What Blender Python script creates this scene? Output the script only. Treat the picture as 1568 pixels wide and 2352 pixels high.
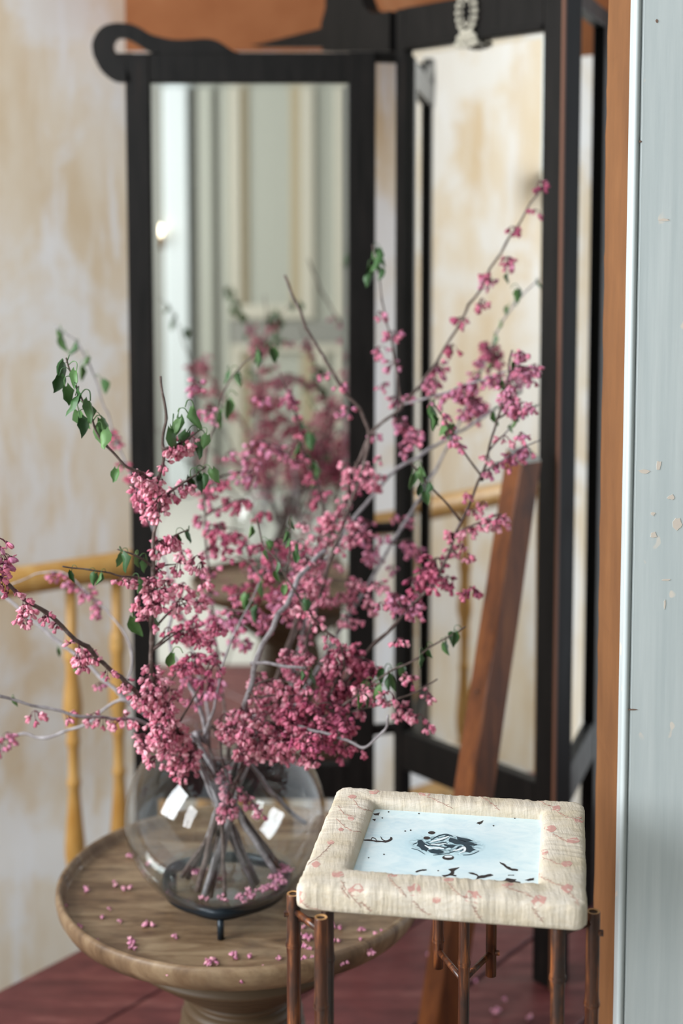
import bpy, math, random
from math import sin, cos, tan, pi, radians as R, atan2, sqrt
from mathutils import Vector, Matrix, noise
from mathutils.bvhtree import BVHTree

# ---------------------------------------------------------------- clear
for o in list(bpy.data.objects):
    bpy.data.objects.remove(o)
sc = bpy.context.scene
COL = sc.collection
random.seed(7)

# ---------------------------------------------------------------- camera
F, CX, CY, PITCH, CAMZ = 3267.0, 784.0, 826.0, R(5.0), 1.3     # in a 1568 x 2352 frame
cam = bpy.data.cameras.new('camera')
camo = bpy.data.objects.new('camera', cam); COL.objects.link(camo)
camo.location = (0, 0, CAMZ)
camo.rotation_euler = (pi/2 - PITCH, 0, 0)
cam.sensor_fit = 'VERTICAL'; cam.sensor_height = 36.0; cam.sensor_width = 24.0
cam.lens = 36.0*F/2352
cam.shift_y = -(1176-CY)/2352
cam.dof.use_dof = True; cam.dof.focus_distance = 1.43; cam.dof.aperture_fstop = 3.1
cam.dof.aperture_blades = 9
cam.clip_start = 0.05
sc.camera = camo

# ---------------------------------------------------------------- world, daylight, exposure
w = bpy.data.worlds.new('overcast'); sc.world = w; w.use_nodes = True
bg = w.node_tree.nodes['Background']
bg.inputs[0].default_value = (0.86, 0.93, 1.0, 1); bg.inputs[1].default_value = 0.95

def area(name, loc, target, sx, sy, power, col):
    l = bpy.data.lights.new(name, 'AREA'); l.shape = 'RECTANGLE'
    l.size, l.size_y, l.energy, l.color = sx, sy, power, col
    o = bpy.data.objects.new(name, l); COL.objects.link(o)
    o.location = loc
    o.rotation_euler = (Vector(target)-Vector(loc)).to_track_quat('-Z', 'Y').to_euler()
    return o
# daylight entering by the two tall windows of the left wall (built below)
area('daylight_window', (-2.30, 0.70, 1.75), (0.0, 1.3, 0.9), 0.95, 1.5, 70, (0.93, 0.97, 1.0))
area('daylight_window_rear', (-2.30, -1.0, 1.75), (0.0, -0.6, 1.0), 0.95, 1.5, 40, (0.95, 0.98, 1.0))
sc.view_settings.view_transform = 'Standard'; sc.view_settings.look = 'None'
sc.view_settings.exposure = 0.55; sc.view_settings.gamma = 1.0
sc.view_settings.use_curve_mapping = False
sc.cycles.max_bounces = 12; sc.cycles.transmission_bounces = 10; sc.cycles.glossy_bounces = 6
sc.cycles.transparent_max_bounces = 12
sc.cycles.caustics_refractive = False; sc.cycles.caustics_reflective = False
sc.cycles.sample_clamp_indirect = 6.0

# ---------------------------------------------------------------- measuring helpers (photo pixel -> place)
def ray(px, py):
    dx, dy = (px-CX)/F, (CY-py)/F
    return Vector((dx, cos(PITCH)+dy*sin(PITCH), -sin(PITCH)+dy*cos(PITCH)))
CAM = Vector((0, 0, CAMZ))
def at(px, py, Y):
    d = ray(px, py); return CAM + d*(Y/d.y)
def on_z(px, py, z):
    d = ray(px, py); return CAM + d*((z-CAMZ)/d.z)

# ---------------------------------------------------------------- materials
MATS = {}
def srgb(r, g, b):
    f = lambda c: (c/255/12.92) if c/255 <= .04045 else ((c/255+.055)/1.055)**2.4
    return (f(r), f(g), f(b), 1)
def mat(name, col, rough=0.6, metal=0.0, spec=0.5, coat=0, emit=None, es=0, trans=0, ior=1.45, sub=0):
    m = bpy.data.materials.new(name); m.use_nodes = True
    b = m.node_tree.nodes['Principled BSDF']
    b.inputs['Base Color'].default_value = col; b.inputs['Roughness'].default_value = rough
    b.inputs['Metallic'].default_value = metal; b.inputs['Specular IOR Level'].default_value = spec
    b.inputs['Coat Weight'].default_value = coat; b.inputs['IOR'].default_value = ior
    b.inputs['Transmission Weight'].default_value = trans
    if emit: b.inputs['Emission Color'].default_value = emit; b.inputs['Emission Strength'].default_value = es
    MATS[name] = m
    return m
def nodes(m):
    nt = m.node_tree; return nt, nt.nodes, nt.links, nt.nodes['Principled BSDF']
def coord(nt, scale=(1, 1, 1), kind='Object', rot=(0, 0, 0)):
    tc = nt.nodes.new('ShaderNodeTexCoord'); mp = nt.nodes.new('ShaderNodeMapping')
    mp.inputs['Scale'].default_value = scale; mp.inputs['Rotation'].default_value = rot
    nt.links.new(tc.outputs[kind], mp.inputs['Vector']); return mp.outputs[0]
def noise_tex(nt, vec, scale, detail=4, rough=.55, dist=0):
    n = nt.nodes.new('ShaderNodeTexNoise'); n.inputs['Scale'].default_value = scale
    n.inputs['Detail'].default_value = detail; n.inputs['Roughness'].default_value = rough
    n.inputs['Distortion'].default_value = dist
    nt.links.new(vec, n.inputs['Vector']); return n.outputs['Fac']
def ramp(nt, fac, stops):
    r = nt.nodes.new('ShaderNodeValToRGB'); e = r.color_ramp.elements
    while len(e) < len(stops): e.new(0.5)
    for el, (p, c) in zip(e, stops): el.position = p; el.color = c
    nt.links.new(fac, r.inputs[0]); return r.outputs[0]
def mix(nt, fac, a, b, mode='MIX'):
    m = nt.nodes.new('ShaderNodeMix'); m.data_type = 'RGBA'; m.blend_type = mode
    for s, v in ((0, fac), (6, a), (7, b)):
        if hasattr(v, 'is_linked') or isinstance(v, bpy.types.NodeSocket): nt.links.new(v, m.inputs[s])
        else: m.inputs[s].default_value = v
    return m.outputs[2]
def bump(nt, h, b, strength=.3, dist=.002):
    n = nt.nodes.new('ShaderNodeBump'); n.inputs['Strength'].default_value = strength
    n.inputs['Distance'].default_value = dist
    nt.links.new(h, n.inputs['Height']); nt.links.new(n.outputs[0], b.inputs['Normal'])
BW = lambda v: (v, v, v, 1)

# old limewashed plaster: cream, tan stains running down, worn white patches
m = mat('plaster', srgb(214, 195, 165), .9, spec=.2); nt, N, L, B = nodes(m)
c1 = noise_tex(nt, coord(nt, (3.2, 3.2, 1.1)), 1.5, 5, .6)
c2 = noise_tex(nt, coord(nt, (9, 9, 1.6)), 1.6, 6, .65)
c3 = noise_tex(nt, coord(nt, (2.0, 2.0, 1.5)), 1.7, 5, .62, .4)
base = ramp(nt, c1, [(.30, srgb(208, 184, 150)), (.48, srgb(221, 205, 182)), (.68, srgb(228, 219, 206))])
base = mix(nt, ramp(nt, c2, [(.48, BW(0)), (.75, BW(.5))]), base, srgb(206, 176, 136))
col = mix(nt, ramp(nt, c3, [(.47, BW(0)), (.56, BW(.75))]), base, srgb(230, 228, 226))
c4 = noise_tex(nt, coord(nt, (14, 14, 2.2)), 1.3, 4, .6)
col = mix(nt, ramp(nt, c4, [(.53, BW(0)), (.64, BW(.7))]), col, srgb(232, 230, 229))
L.new(col, B.inputs['Base Color']); bump(nt, c3, B, .3, .004)

m = mat('terracotta_paint', srgb(166, 104, 66), .85, spec=.2); nt, N, L, B = nodes(m)
c1 = noise_tex(nt, coord(nt, (2, 2, 2)), 2.2, 4, .6)
L.new(ramp(nt, c1, [(.3, srgb(132, 78, 46)), (.55, srgb(146, 92, 58)), (.75, srgb(168, 120, 86))]), B.inputs['Base Color'])

m = mat('red_floor_paint', srgb(120, 62, 62), .42, spec=.5); nt, N, L, B = nodes(m)
c1 = noise_tex(nt, coord(nt, (3, 22, 8)), 1.6, 6, .65)
c2 = noise_tex(nt, coord(nt, (6, 9, 6)), 2.4, 5, .6)
col = ramp(nt, c1, [(.3, srgb(76, 36, 37)), (.55, srgb(104, 54, 53)), (.78, srgb(140, 90, 84))])
L.new(mix(nt, ramp(nt, c2, [(.5, BW(0)), (.75, BW(.5))]), col, srgb(60, 34, 34)), B.inputs['Base Color'])
L.new(ramp(nt, c2, [(.3, BW(.32)), (.7, BW(.62))]), B.inputs['Roughness']); bump(nt, c1, B, .25, .002)

mat('dark_gap', srgb(28, 18, 18), .9)
m = mat('black_lacquer', srgb(20, 20, 20), .42, spec=.22); nt, N, L, B = nodes(m)
c1 = noise_tex(nt, coord(nt, (30, 30, 4)), 2, 5, .6)
L.new(ramp(nt, c1, [(.35, srgb(14, 13, 12)), (.62, srgb(21, 18, 16)), (.85, srgb(40, 30, 25))]), B.inputs['Base Color'])
L.new(ramp(nt, c1, [(.3, BW(.36)), (.7, BW(.55))]), B.inputs['Roughness'])
mat('worn_brown_edge', srgb(118, 76, 54), .5)  # worn edge, with the lit corner's highlight put into its brown
mat('mirror_silver', (.90, .89, .84, 1), .015, 1.0)
mat('mirror_bevel', (.82, .82, .78, 1), .05, 1.0)
mat('hinge_metal', srgb(38, 36, 34), .4, .6)
m = mat('old_lace', srgb(186, 180, 164), .7); 
m = mat('yellow_paint', srgb(196, 152, 84), .38, spec=.5); nt, N, L, B = nodes(m)
c1 = noise_tex(nt, coord(nt, (14, 14, 5)), 2, 4, .6)
L.new(ramp(nt, c1, [(.3, srgb(176, 126, 58)), (.6, srgb(200, 156, 90)), (.8, srgb(214, 182, 128))]), B.inputs['Base Color'])

m = mat('table_wood', srgb(126, 106, 82), .5, spec=.4); nt, N, L, B = nodes(m)
c1 = noise_tex(nt, coord(nt, (3, 16, 3), rot=(0, 0, .5)), 2.6, 7, .68, .6)
c2 = noise_tex(nt, coord(nt, (5, 7, 5)), 1.8, 4, .6)
c3 = noise_tex(nt, coord(nt, (10, 60, 10), rot=(0, 0, .5)), 3, 5, .7)
col = ramp(nt, c1, [(.32, srgb(74, 54, 38)), (.48, srgb(116, 92, 68)), (.66, srgb(152, 130, 102))])
col = mix(nt, ramp(nt, c2, [(.50, BW(0)), (.68, BW(.7))]), col, srgb(88, 72, 58))
L.new(mix(nt, ramp(nt, c3, [(.55, BW(0)), (.8, BW(.35))]), col, srgb(72, 50, 34)), B.inputs['Base Color'])
L.new(ramp(nt, c2, [(.3, BW(.38)), (.7, BW(.6))]), B.inputs['Roughness']); bump(nt, c3, B, .15, .001)

m = mat('pedestal_wood', srgb(84, 66, 46), .5)  # shade under the table top is put into this darker wood colour
m = mat('post_wood', srgb(120, 66, 32), .45); nt, N, L, B = nodes(m)
c1 = noise_tex(nt, coord(nt, (26, 26, 3.2)), 1.6, 6, .65, .5)
c2 = noise_tex(nt, coord(nt, (8, 8, 5)), 2, 4)
col = ramp(nt, c1, [(.28, srgb(70, 36, 14)), (.5, srgb(118, 64, 28)), (.75, srgb(148, 88, 42))])
L.new(mix(nt, ramp(nt, c2, [(.58, BW(0)), (.75, BW(.7))]), col, srgb(54, 28, 16)), B.inputs['Base Color'])
mat('sawn_end', srgb(170, 168, 160), .8)
mat('steel_nail', srgb(170, 170, 168), .3, 1)

m = mat('bamboo', srgb(92, 52, 30), .33, spec=.55); nt, N, L, B = nodes(m)
c1 = noise_tex(nt, coord(nt, (70, 70, 6)), 1.8, 5, .65)
c2 = noise_tex(nt, coord(nt, (20, 20, 9)), 2.2, 3)
col = ramp(nt, c1, [(.3, srgb(36, 20, 15)), (.52, srgb(78, 42, 24)), (.72, srgb(160, 94, 48))])
L.new(mix(nt, ramp(nt, c2, [(.5, BW(0)), (.66, BW(.85))]), col, srgb(36, 24, 20)), B.inputs['Base Color'])
mat('bamboo_cut', srgb(176, 132, 84), .7)
mat('bamboo_hollow', srgb(60, 38, 24), .9)

m = mat('blue_white_paint', srgb(188, 196, 196), .45, spec=.4); nt, N, L, B = nodes(m)
c1 = noise_tex(nt, coord(nt, (60, 60, 2.5)), 1.5, 5, .6)
c2 = noise_tex(nt, coord(nt, (16, 16, 11)), 2.4, 2, .5)
c3 = noise_tex(nt, coord(nt, (5, 5, 4)), 1.5, 3, .5)
col = ramp(nt, c1, [(.3, srgb(180, 189, 190)), (.7, srgb(196, 203, 203))])
f = nt.nodes.new('ShaderNodeMath'); f.operation = 'MULTIPLY'
L.new(ramp(nt, c2, [(.66, BW(0)), (.68, BW(1))]), f.inputs[0]); L.new(ramp(nt, c3, [(.5, BW(0)), (.56, BW(1))]), f.inputs[1])
L.new(mix(nt, f.outputs[0], col, srgb(214, 206, 196)), B.inputs['Base Color']); bump(nt, c1, B, .15, .001)
mat('bare_chip', srgb(206, 194, 182), .8)
mat('dark_dent', srgb(120, 98, 86), .8)
m = mat('ochre_plaster', srgb(150, 102, 52), .8); nt, N, L, B = nodes(m)
c1 = noise_tex(nt, coord(nt, (8, 8, 3)), 2, 5, .6)
L.new(ramp(nt, c1, [(.3, srgb(108, 68, 34)), (.6, srgb(126, 82, 44)), (.85, srgb(142, 100, 62))]), B.inputs['Base Color'])
mat('dark_masonry', srgb(20, 18, 17), .95)

# gauze stretched over the padded frame: fine crosswise ribbing
m = mat('gauze', srgb(204, 194, 178), .9, spec=.15); nt, N, L, B = nodes(m)
c1 = noise_tex(nt, coord(nt, (14, 14, 14)), 2, 4, .6)
c2 = noise_tex(nt, coord(nt, (60, 900, 300)), 1, 2, .5)
c3 = noise_tex(nt, coord(nt, (420, 60, 60)), 1, 2, .5)
col = ramp(nt, c1, [(.3, srgb(192, 178, 154)), (.6, srgb(205, 195, 180)), (.8, srgb(212, 204, 192))])
L.new(mix(nt, ramp(nt, c2, [(.45, BW(0)), (.75, BW(.35))]), col, srgb(186, 168, 140)), B.inputs['Base Color'])
ad = nt.nodes.new('ShaderNodeMath'); ad.operation = 'ADD'; L.new(c2, ad.inputs[0]); L.new(c3, ad.inputs[1])
bump(nt, ad.outputs[0], B, .5, .0012)
mat('rose_thread', srgb(190, 146, 136), .9, spec=.1)
mat('brown_thread', srgb(168, 132, 120), .9, spec=.1)

# pale blue print: smoky tint around the middle
m = mat('blue_print', srgb(200, 222, 228), .12, spec=.5); nt, N, L, B = nodes(m)
tc = nt.nodes.new('ShaderNodeTexCoord')
mp = nt.nodes.new('ShaderNodeMapping'); mp.inputs['Scale'].default_value = (14, 22, 1); mp.inputs['Location'].default_value = (.0, -.2, 0); L.new(tc.outputs['Object'], mp.inputs[0])
gr = nt.nodes.new('ShaderNodeTexGradient'); gr.gradient_type = 'SPHERICAL'; L.new(mp.outputs[0], gr.inputs[0])
c1 = noise_tex(nt, coord(nt, (30, 46, 30)), 1.6, 6, .6, .8)
col = ramp(nt, c1, [(.3, srgb(196, 219, 226)), (.5, srgb(212, 229, 232)), (.75, srgb(224, 236, 237))])
col = mix(nt, ramp(nt, gr.outputs['Fac'], [(.05, BW(0)), (.6, BW(.6))]), col, srgb(172, 210, 220))
mp2 = nt.nodes.new('ShaderNodeMapping'); mp2.inputs['Scale'].default_value = (26, 40, 1); mp2.inputs['Location'].default_value = (.11, -.50, 0)
L.new(tc.outputs['Object'], mp2.inputs[0])
g2 = nt.nodes.new('ShaderNodeTexGradient'); g2.gradient_type = 'SPHERICAL'; L.new(mp2.outputs[0], g2.inputs[0])
c2 = noise_tex(nt, coord(nt, (80, 130, 30)), 1.5, 5, .65, 1.5)
f = nt.nodes.new('ShaderNodeMath'); f.operation = 'MULTIPLY'
L.new(ramp(nt, g2.outputs['Fac'], [(.0, BW(0)), (.35, BW(1))]), f.inputs[0]); L.new(ramp(nt, c2, [(.44, BW(0)), (.58, BW(.9))]), f.inputs[1])
L.new(mix(nt, f.outputs[0], col, srgb(40, 84, 98)), B.inputs['Base Color'])
mat('ink_black', srgb(40, 34, 34), .5)
mat('ink_teal', srgb(22, 52, 64), .4)
mat('ink_white', srgb(226, 234, 236), .3)

m = mat('glass', (1, 1, 1, 1), 0.0)                     # thin blown glass: clear, mirror-like towards its rim
nt = m.node_tree; N = nt.nodes; N.remove(N['Principled BSDF'])
tr = N.new('ShaderNodeBsdfTransparent'); tr.inputs[0].default_value = (.965, .975, .975, 1); gl = N.new('ShaderNodeBsdfGlossy'); gl.inputs['Roughness'].default_value = .0
lw = N.new('ShaderNodeFresnel'); ge = N.new('ShaderNodeNewGeometry'); ma = N.new('ShaderNodeMath'); ma.operation = 'MULTIPLY_ADD'
ma.inputs[1].default_value = 1/1.42-1.42; ma.inputs[2].default_value = 1.42          # the same reflectance on both sides of the thin wall
nt.links.new(ge.outputs['Backfacing'], ma.inputs[0]); nt.links.new(ma.outputs[0], lw.inputs[0]); mx = N.new('ShaderNodeMixShader')
nt.links.new(lw.outputs[0], mx.inputs[0]); nt.links.new(tr.outputs[0], mx.inputs[1]); nt.links.new(gl.outputs[0], mx.inputs[2])
nt.links.new(mx.outputs[0], N['Material Output'].inputs[0])
mw_ = MATS['glass'].copy(); mw_.name = 'water'; MATS['water'] = mw_; mw_.node_tree.nodes['Transparent BSDF'].inputs[0].default_value = (.93, .95, .96, 1)
mat('blue_iron', srgb(30, 40, 48), .32, .3)
m = mat('bark', srgb(92, 78, 72), .75); nt, N, L, B = nodes(m)
c1 = noise_tex(nt, coord(nt, (60, 60, 60)), 1.6, 4, .6)
L.new(ramp(nt, c1, [(.3, srgb(62, 48, 44)), (.55, srgb(96, 80, 74)), (.8, srgb(140, 128, 124))]), B.inputs['Base Color'])
m = mat('bark_grey', srgb(158, 152, 152), .75); nt, N, L, B = nodes(m)
c1 = noise_tex(nt, coord(nt, (70, 70, 70)), 1.6, 4, .6)
L.new(ramp(nt, c1, [(.3, srgb(112, 104, 104)), (.6, srgb(160, 154, 156)), (.85, srgb(186, 182, 186))]), B.inputs['Base Color'])
mat('bark_dark', srgb(62, 46, 42), .7)
def petal_mat(name, c, c2):
    m = mat(name, c, .6, spec=.25); nt, N, L, B = nodes(m)
    oi = nt.nodes.new('ShaderNodeObjectInfo')
    L.new(mix(nt, oi.outputs['Random'], c, c2), B.inputs['Base Color'])
    B.inputs['Subsurface Weight'].default_value = .0
petal_mat('petal_light', srgb(236, 178, 188), srgb(224, 156, 172))
petal_mat('petal_mid', srgb(214, 128, 148), srgb(200, 110, 136))
petal_mat('petal_deep', srgb(180, 82, 106), srgb(152, 66, 98))
petal_mat('petal_mauve', srgb(190, 118, 150), srgb(212, 150, 174))
mat('calyx', srgb(92, 36, 52), .6)
m = mat('leaf_green', srgb(70, 104, 58), .5); nt, N, L, B = nodes(m)
oi = nt.nodes.new('ShaderNodeObjectInfo')
L.new(ramp(nt, oi.outputs['Random'], [(0, srgb(48, 82, 44)), (.5, srgb(72, 108, 58)), (1, srgb(98, 132, 78))]), B.inputs['Base Color'])

mat('stone_grey', srgb(120, 116, 108), .8)
m = mat('stone_pale', srgb(186, 184, 176), .6)
mat('grey_wall_paint', srgb(140, 140, 134), .8)
mat('cream_door_paint', srgb(190, 186, 172), .5)
mat('cream_panel_paint', srgb(168, 170, 160), .5)
mat('tan_moulding', srgb(164, 152, 126), .5)
mat('white_trim', srgb(212, 220, 222), .5)
mat('lamp_brass', srgb(150, 112, 60), .35, 1)
mat('lamp_bulb', (1, .95, .85, 1), .3, emit=(1, .86, .62, 1), es=5)
mat('window_pane', (1, 1, 1, 1), 0, trans=1)

# ---------------------------------------------------------------- mesh helpers
class MB:
    def __init__(s): s.v = []; s.f = []; s.mi = []
    def add(s, vs, fs, mi=0):
        o = len(s.v); s.v += [tuple(v) for v in vs]
        for f in fs: s.f.append([i+o for i in f]); s.mi.append(mi)
        return s
    def box(s, x0, x1, y0, y1, z0, z1, M=None, mi=0, bev=0):
        if bev:
            b = min(bev, (x1-x0)/2.1, (y1-y0)/2.1, (z1-z0)/2.1)
            vs = []
            for sx in (0, 1):
                for sy in (0, 1):
                    for sz in (0, 1):
                        X, Y, Z = (x0, x1)[sx], (y0, y1)[sy], (z0, z1)[sz]
                        ix, iy, iz = (b, -b)[sx], (b, -b)[sy], (b, -b)[sz]
                        vs += [(X, Y+iy, Z+iz), (X+ix, Y, Z+iz), (X+ix, Y+iy, Z)]
            I = lambda sx, sy, sz, k: (sx*4+sy*2+sz)*3+k
            fs = []
            for a in (0, 1):
                fs.append([I(a, 0, 0, 0), I(a, 0, 1, 0), I(a, 1, 1, 0), I(a, 1, 0, 0)])
                fs.append([I(0, a, 0, 1), I(1, a, 0, 1), I(1, a, 1, 1), I(0, a, 1, 1)])
                fs.append([I(0, 0, a, 2), I(0, 1, a, 2), I(1, 1, a, 2), I(1, 0, a, 2)])
                for c in (0, 1):
                    fs.append([I(a, c, 0, 0), I(a, c, 1, 0), I(a, c, 1, 1), I(a, c, 0, 1)])
                    fs.append([I(a, 0, c, 0), I(a, 1, c, 0), I(a, 1, c, 2), I(a, 0, c, 2)])
                    fs.append([I(0, a, c, 1), I(1, a, c, 1), I(1, a, c, 2), I(0, a, c, 2)])
                    for d in (0, 1): fs.append([I(a, c, d, 0), I(a, c, d, 1), I(a, c, d, 2)])
        else:
            vs = [(x, y, z) for x in (x0, x1) for y in (y0, y1) for z in (z0, z1)]
            fs = [[0, 1, 3, 2], [4, 6, 7, 5], [0, 4, 5, 1], [2, 3, 7, 6], [0, 2, 6, 4], [1, 5, 7, 3]]
        if M: vs = [M @ Vector(v) for v in vs]
        return s.add(vs, fs, mi)
    def tube(s, pts, rad, n=8, cap=True, mi=0):
        pts = [Vector(p) for p in pts]; k = len(pts)
        rad = rad if isinstance(rad, (list, tuple)) else [rad]*k
        vs = []; ref = None
        for i, p in enumerate(pts):
            t = (pts[min(i+1, k-1)]-pts[max(i-1, 0)])
            t = t.normalized() if t.length > 1e-9 else Vector((0, 0, 1))
            if ref is None:
                ref = t.orthogonal().normalized()
            ref = (ref - t*ref.dot(t))
            ref = ref.normalized() if ref.length > 1e-6 else t.orthogonal().normalized()
            b = t.cross(ref)
            for j in range(n):
                a = 2*pi*j/n; vs.append(p + (ref*cos(a)+b*sin(a))*rad[i])
        fs = [[i*n+j, i*n+(j+1) % n, (i+1)*n+(j+1) % n, (i+1)*n+j] for i in range(k-1) for j in range(n)]
        if cap: fs += [list(range(n))[::-1], [(k-1)*n+j for j in range(n)]]
        return s.add(vs, fs, mi)
    def lathe(s, prof, n=48, c=(0, 0, 0), mi=0, closed=False):
        c = Vector(c); vs = []; k = len(prof)
        for r, z in prof:
            for j in range(n):
                a = 2*pi*j/n; vs.append(c+Vector((r*cos(a), r*sin(a), z)))
        rows = k if closed else k-1
        fs = [[i*n+j, i*n+(j+1) % n, ((i+1) % k)*n+(j+1) % n, ((i+1) % k)*n+j] for i in range(rows) for j in range(n)]
        if not closed:
            if prof[0][0] > 1e-6: fs.append([j for j in range(n)][::-1])
            if prof[-1][0] > 1e-6: fs.append([(k-1)*n+j for j in range(n)])
        return s.add(vs, fs, mi)
    def prism(s, poly, y0, y1, M=None, mi=0):          # outline in x,z, thickness along y
        k = len(poly)
        vs = [Vector((x, y0, z)) for x, z in poly]+[Vector((x, y1, z)) for x, z in poly]
        if M: vs = [M @ v for v in vs]
        fs = [list(range(k)), list(range(2*k-1, k-1, -1))]+[[i, i+k, (i+1) % k+k, (i+1) % k] for i in range(k)]
        return s.add(vs, fs, mi)
    def ball(s, c, rx, ry, rz, M=None, n=6, rings=4, mi=0):
        vs = []; c = Vector(c)
        for i in range(rings+1):
            th = pi*i/rings
            for j in range(n):
                a = 2*pi*j/n
                vs.append(Vector((rx*sin(th)*cos(a), ry*sin(th)*sin(a), rz*cos(th))))
        vs = [c+((M @ v) if M else v) for v in vs]
        fs = [[i*n+j, (i+1)*n+j, (i+1)*n+(j+1) % n, i*n+(j+1) % n] for i in range(rings) for j in range(n)]
        return s.add(vs, fs, mi)
    def mesh(s, name, mats, smooth=False):
        me = bpy.data.meshes.new(name); me.from_pydata(s.v, [], s.f)
        for m in (mats if isinstance(mats, (list, tuple)) else [mats]): me.materials.append(MATS[m])
        for p, i in zip(me.polygons, s.mi): p.material_index = i; p.use_smooth = smooth
        me.validate(); me.update()
        import bmesh
        bm = bmesh.new(); bm.from_mesh(me); bmesh.ops.remove_doubles(bm, verts=bm.verts, dist=1e-7)
        bmesh.ops.recalc_face_normals(bm, faces=bm.faces); bm.to_mesh(me); bm.free()
        return me
    def build(s, name, mats, parent=None, smooth=False, loc=None):
        return link(name, s.mesh(name, mats, smooth), parent, loc)

def world_loc(o):
    v = Vector((0, 0, 0))
    while o: v = v+o.location; o = o.parent
    return v
def link(name, me, parent=None, loc=None):
    """mesh given in place coordinates: a child is shifted back by its parent's position"""
    o = bpy.data.objects.new(name, me); COL.objects.link(o)
    if parent:
        o.parent = parent
        o.location = (Vector(loc) if loc is not None else Vector((0, 0, 0)))-world_loc(parent)
    elif loc is not None: o.location = loc
    return o
def tag(o, label=None, cat=None, group=None, kind=None):
    if label: o['label'] = label
    if cat: o['category'] = cat
    if group: o['group'] = group
    if kind: o['kind'] = kind
    return o
def thing(name, loc, label, cat, group=None):
    o = bpy.data.objects.new(name, None); COL.objects.link(o); o.location = loc
    o.empty_display_size = .05
    return tag(o, label, cat, group)
def smooth_by_angle(o, ang=35):
    for p in o.data.polygons: p.use_smooth = True
    try: o.data.set_sharp_from_angle(angle=R(ang))
    except Exception: pass
    return o
def catmull(pts, per=6):
    pts = [Vector(p) for p in pts]; out = []
    P = [pts[0]*2-pts[1]]+pts+[pts[-1]*2-pts[-2]]
    for i in range(1, len(P)-2):
        a, b, c, d = P[i-1:i+3]
        for k in range(per):
            t = k/per
            out.append(.5*((2*b)+(c-a)*t+(2*a-5*b+4*c-d)*t*t+(3*b-a-3*c+d)*t**3))
    out.append(pts[-1]); return out

# ================================================================= THE SETTING
def struct(o, label=None): o['kind'] = 'structure'; 
def S(o, label, cat): return tag(o, label, cat, kind='structure')

# landing of red painted boards; its free edge runs away to the right
e0, e1 = on_z(0, 2270, 0), on_z(165, 2186, 0)
ED = (e1-e0).normalized(); EN = Vector((ED.y, -ED.x, 0))         # along the edge / to the right of it
seam = on_z(352, 2280, 0)
BW_ = abs((seam-e0).dot(EN))                                     # width of the first board
fl = MB()
def wpt(s, t, z): return e0+ED*s+EN*t+Vector((0, 0, z))
import bmesh
def clip_box(vs_fs, planes):
    bm = bmesh.new(); vs, fs = vs_fs
    bv = [bm.verts.new(v) for v in vs]
    for f in fs: bm.faces.new([bv[i] for i in f])
    for co, no in planes:
        g = bm.verts[:]+bm.edges[:]+bm.faces[:]
        r = bmesh.ops.bisect_plane(bm, geom=g, plane_co=co, plane_no=no, clear_outer=True)
        ed = [e for e in r['geom_cut'] if isinstance(e, bmesh.types.BMEdge)]
        if ed: bmesh.ops.edgeloop_fill(bm, edges=ed)
    return bm
PL = [((0, 1.08, 0), (0, -1, 0)), ((1.6, 0, 0), (1, 0, 0)), ((0, 3.1, 0), (0, 1, 0)), ((-2.3, 0, 0), (-1, 0, 0))]
def floor_mesh(name, s0, s1, t0, t1, z0, z1, m, ch=.002):
    b = MB(); M = Matrix(((ED.x, EN.x, 0, e0.x), (ED.y, EN.y, 0, e0.y), (0, 0, 1, 0), (0, 0, 0, 1)))
    b.box(s0, s1, t0, t1, z0, z1, None, 0, ch)
    vs = [M @ Vector(v) for v in b.v]
    bm = clip_box((vs, b.f), PL)
    if not bm.faces: bm.free(); return None
    bmesh.ops.recalc_face_normals(bm, faces=bm.faces)
    me = bpy.data.meshes.new(name); bm.to_mesh(me); bm.free(); me.materials.append(MATS[m]); return me
fo = link('floor', floor_mesh('floor', -5, 3, 0.0, 3.2, -.12, -.024, 'dark_gap', 0))
S(fo, 'landing floor of worn dark red painted boards', 'floor')
t = 0.0; i = 0
while t < 3.0:
    wdt = BW_ if i == 0 else BW_*random.uniform(.92, 1.08)
    me = floor_mesh('floorboard', -5, 3, t+.0032, t+wdt-.0032, -.023, random.uniform(-.002, 0), 'red_floor_paint')
    if me:
        # grain runs with the board
        o = link('floorboard', me); o.parent = fo
    t += wdt; i += 1

# pale stone floor where the photographer stands (seen in the left mirror)
b = MB(); b.box(-2.3, 1.6, -2.0, 1.078, -.12, -.004)
ff = b.build('floor_front', 'stone_grey'); S(ff, 'pale grey stone floor in front of the red boards', 'floor')
for ix in range(8):
    for iy in range(7):
        k = MB(); xx = -2.3+ix*.4875; yy = -2.0+iy*.4397
        k.box(xx+.003, xx+.4845, yy+.003, yy+.4367, -.0039, 0, None, 0, .002); k.build('paving_slab', 'stone_pale', ff)
# ceiling over right half, unseen, added to block sky light; stairwell stays open to sky
b = MB(); b.box(.12, 1.7, -2.1, 4.9, 2.72, 2.82)
S(b.build('ceiling', 'grey_wall_paint'), 'plain ceiling above the right half, out of frame', 'ceiling')
# stairwell bottom
b = MB(); b.box(-2.3, 1.6, -2.0, 4.6, -1.35, -1.25)
S(b.build('floor_stairwell', 'dark_masonry'), 'dark floor at the bottom of the stairwell', 'floor')

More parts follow.
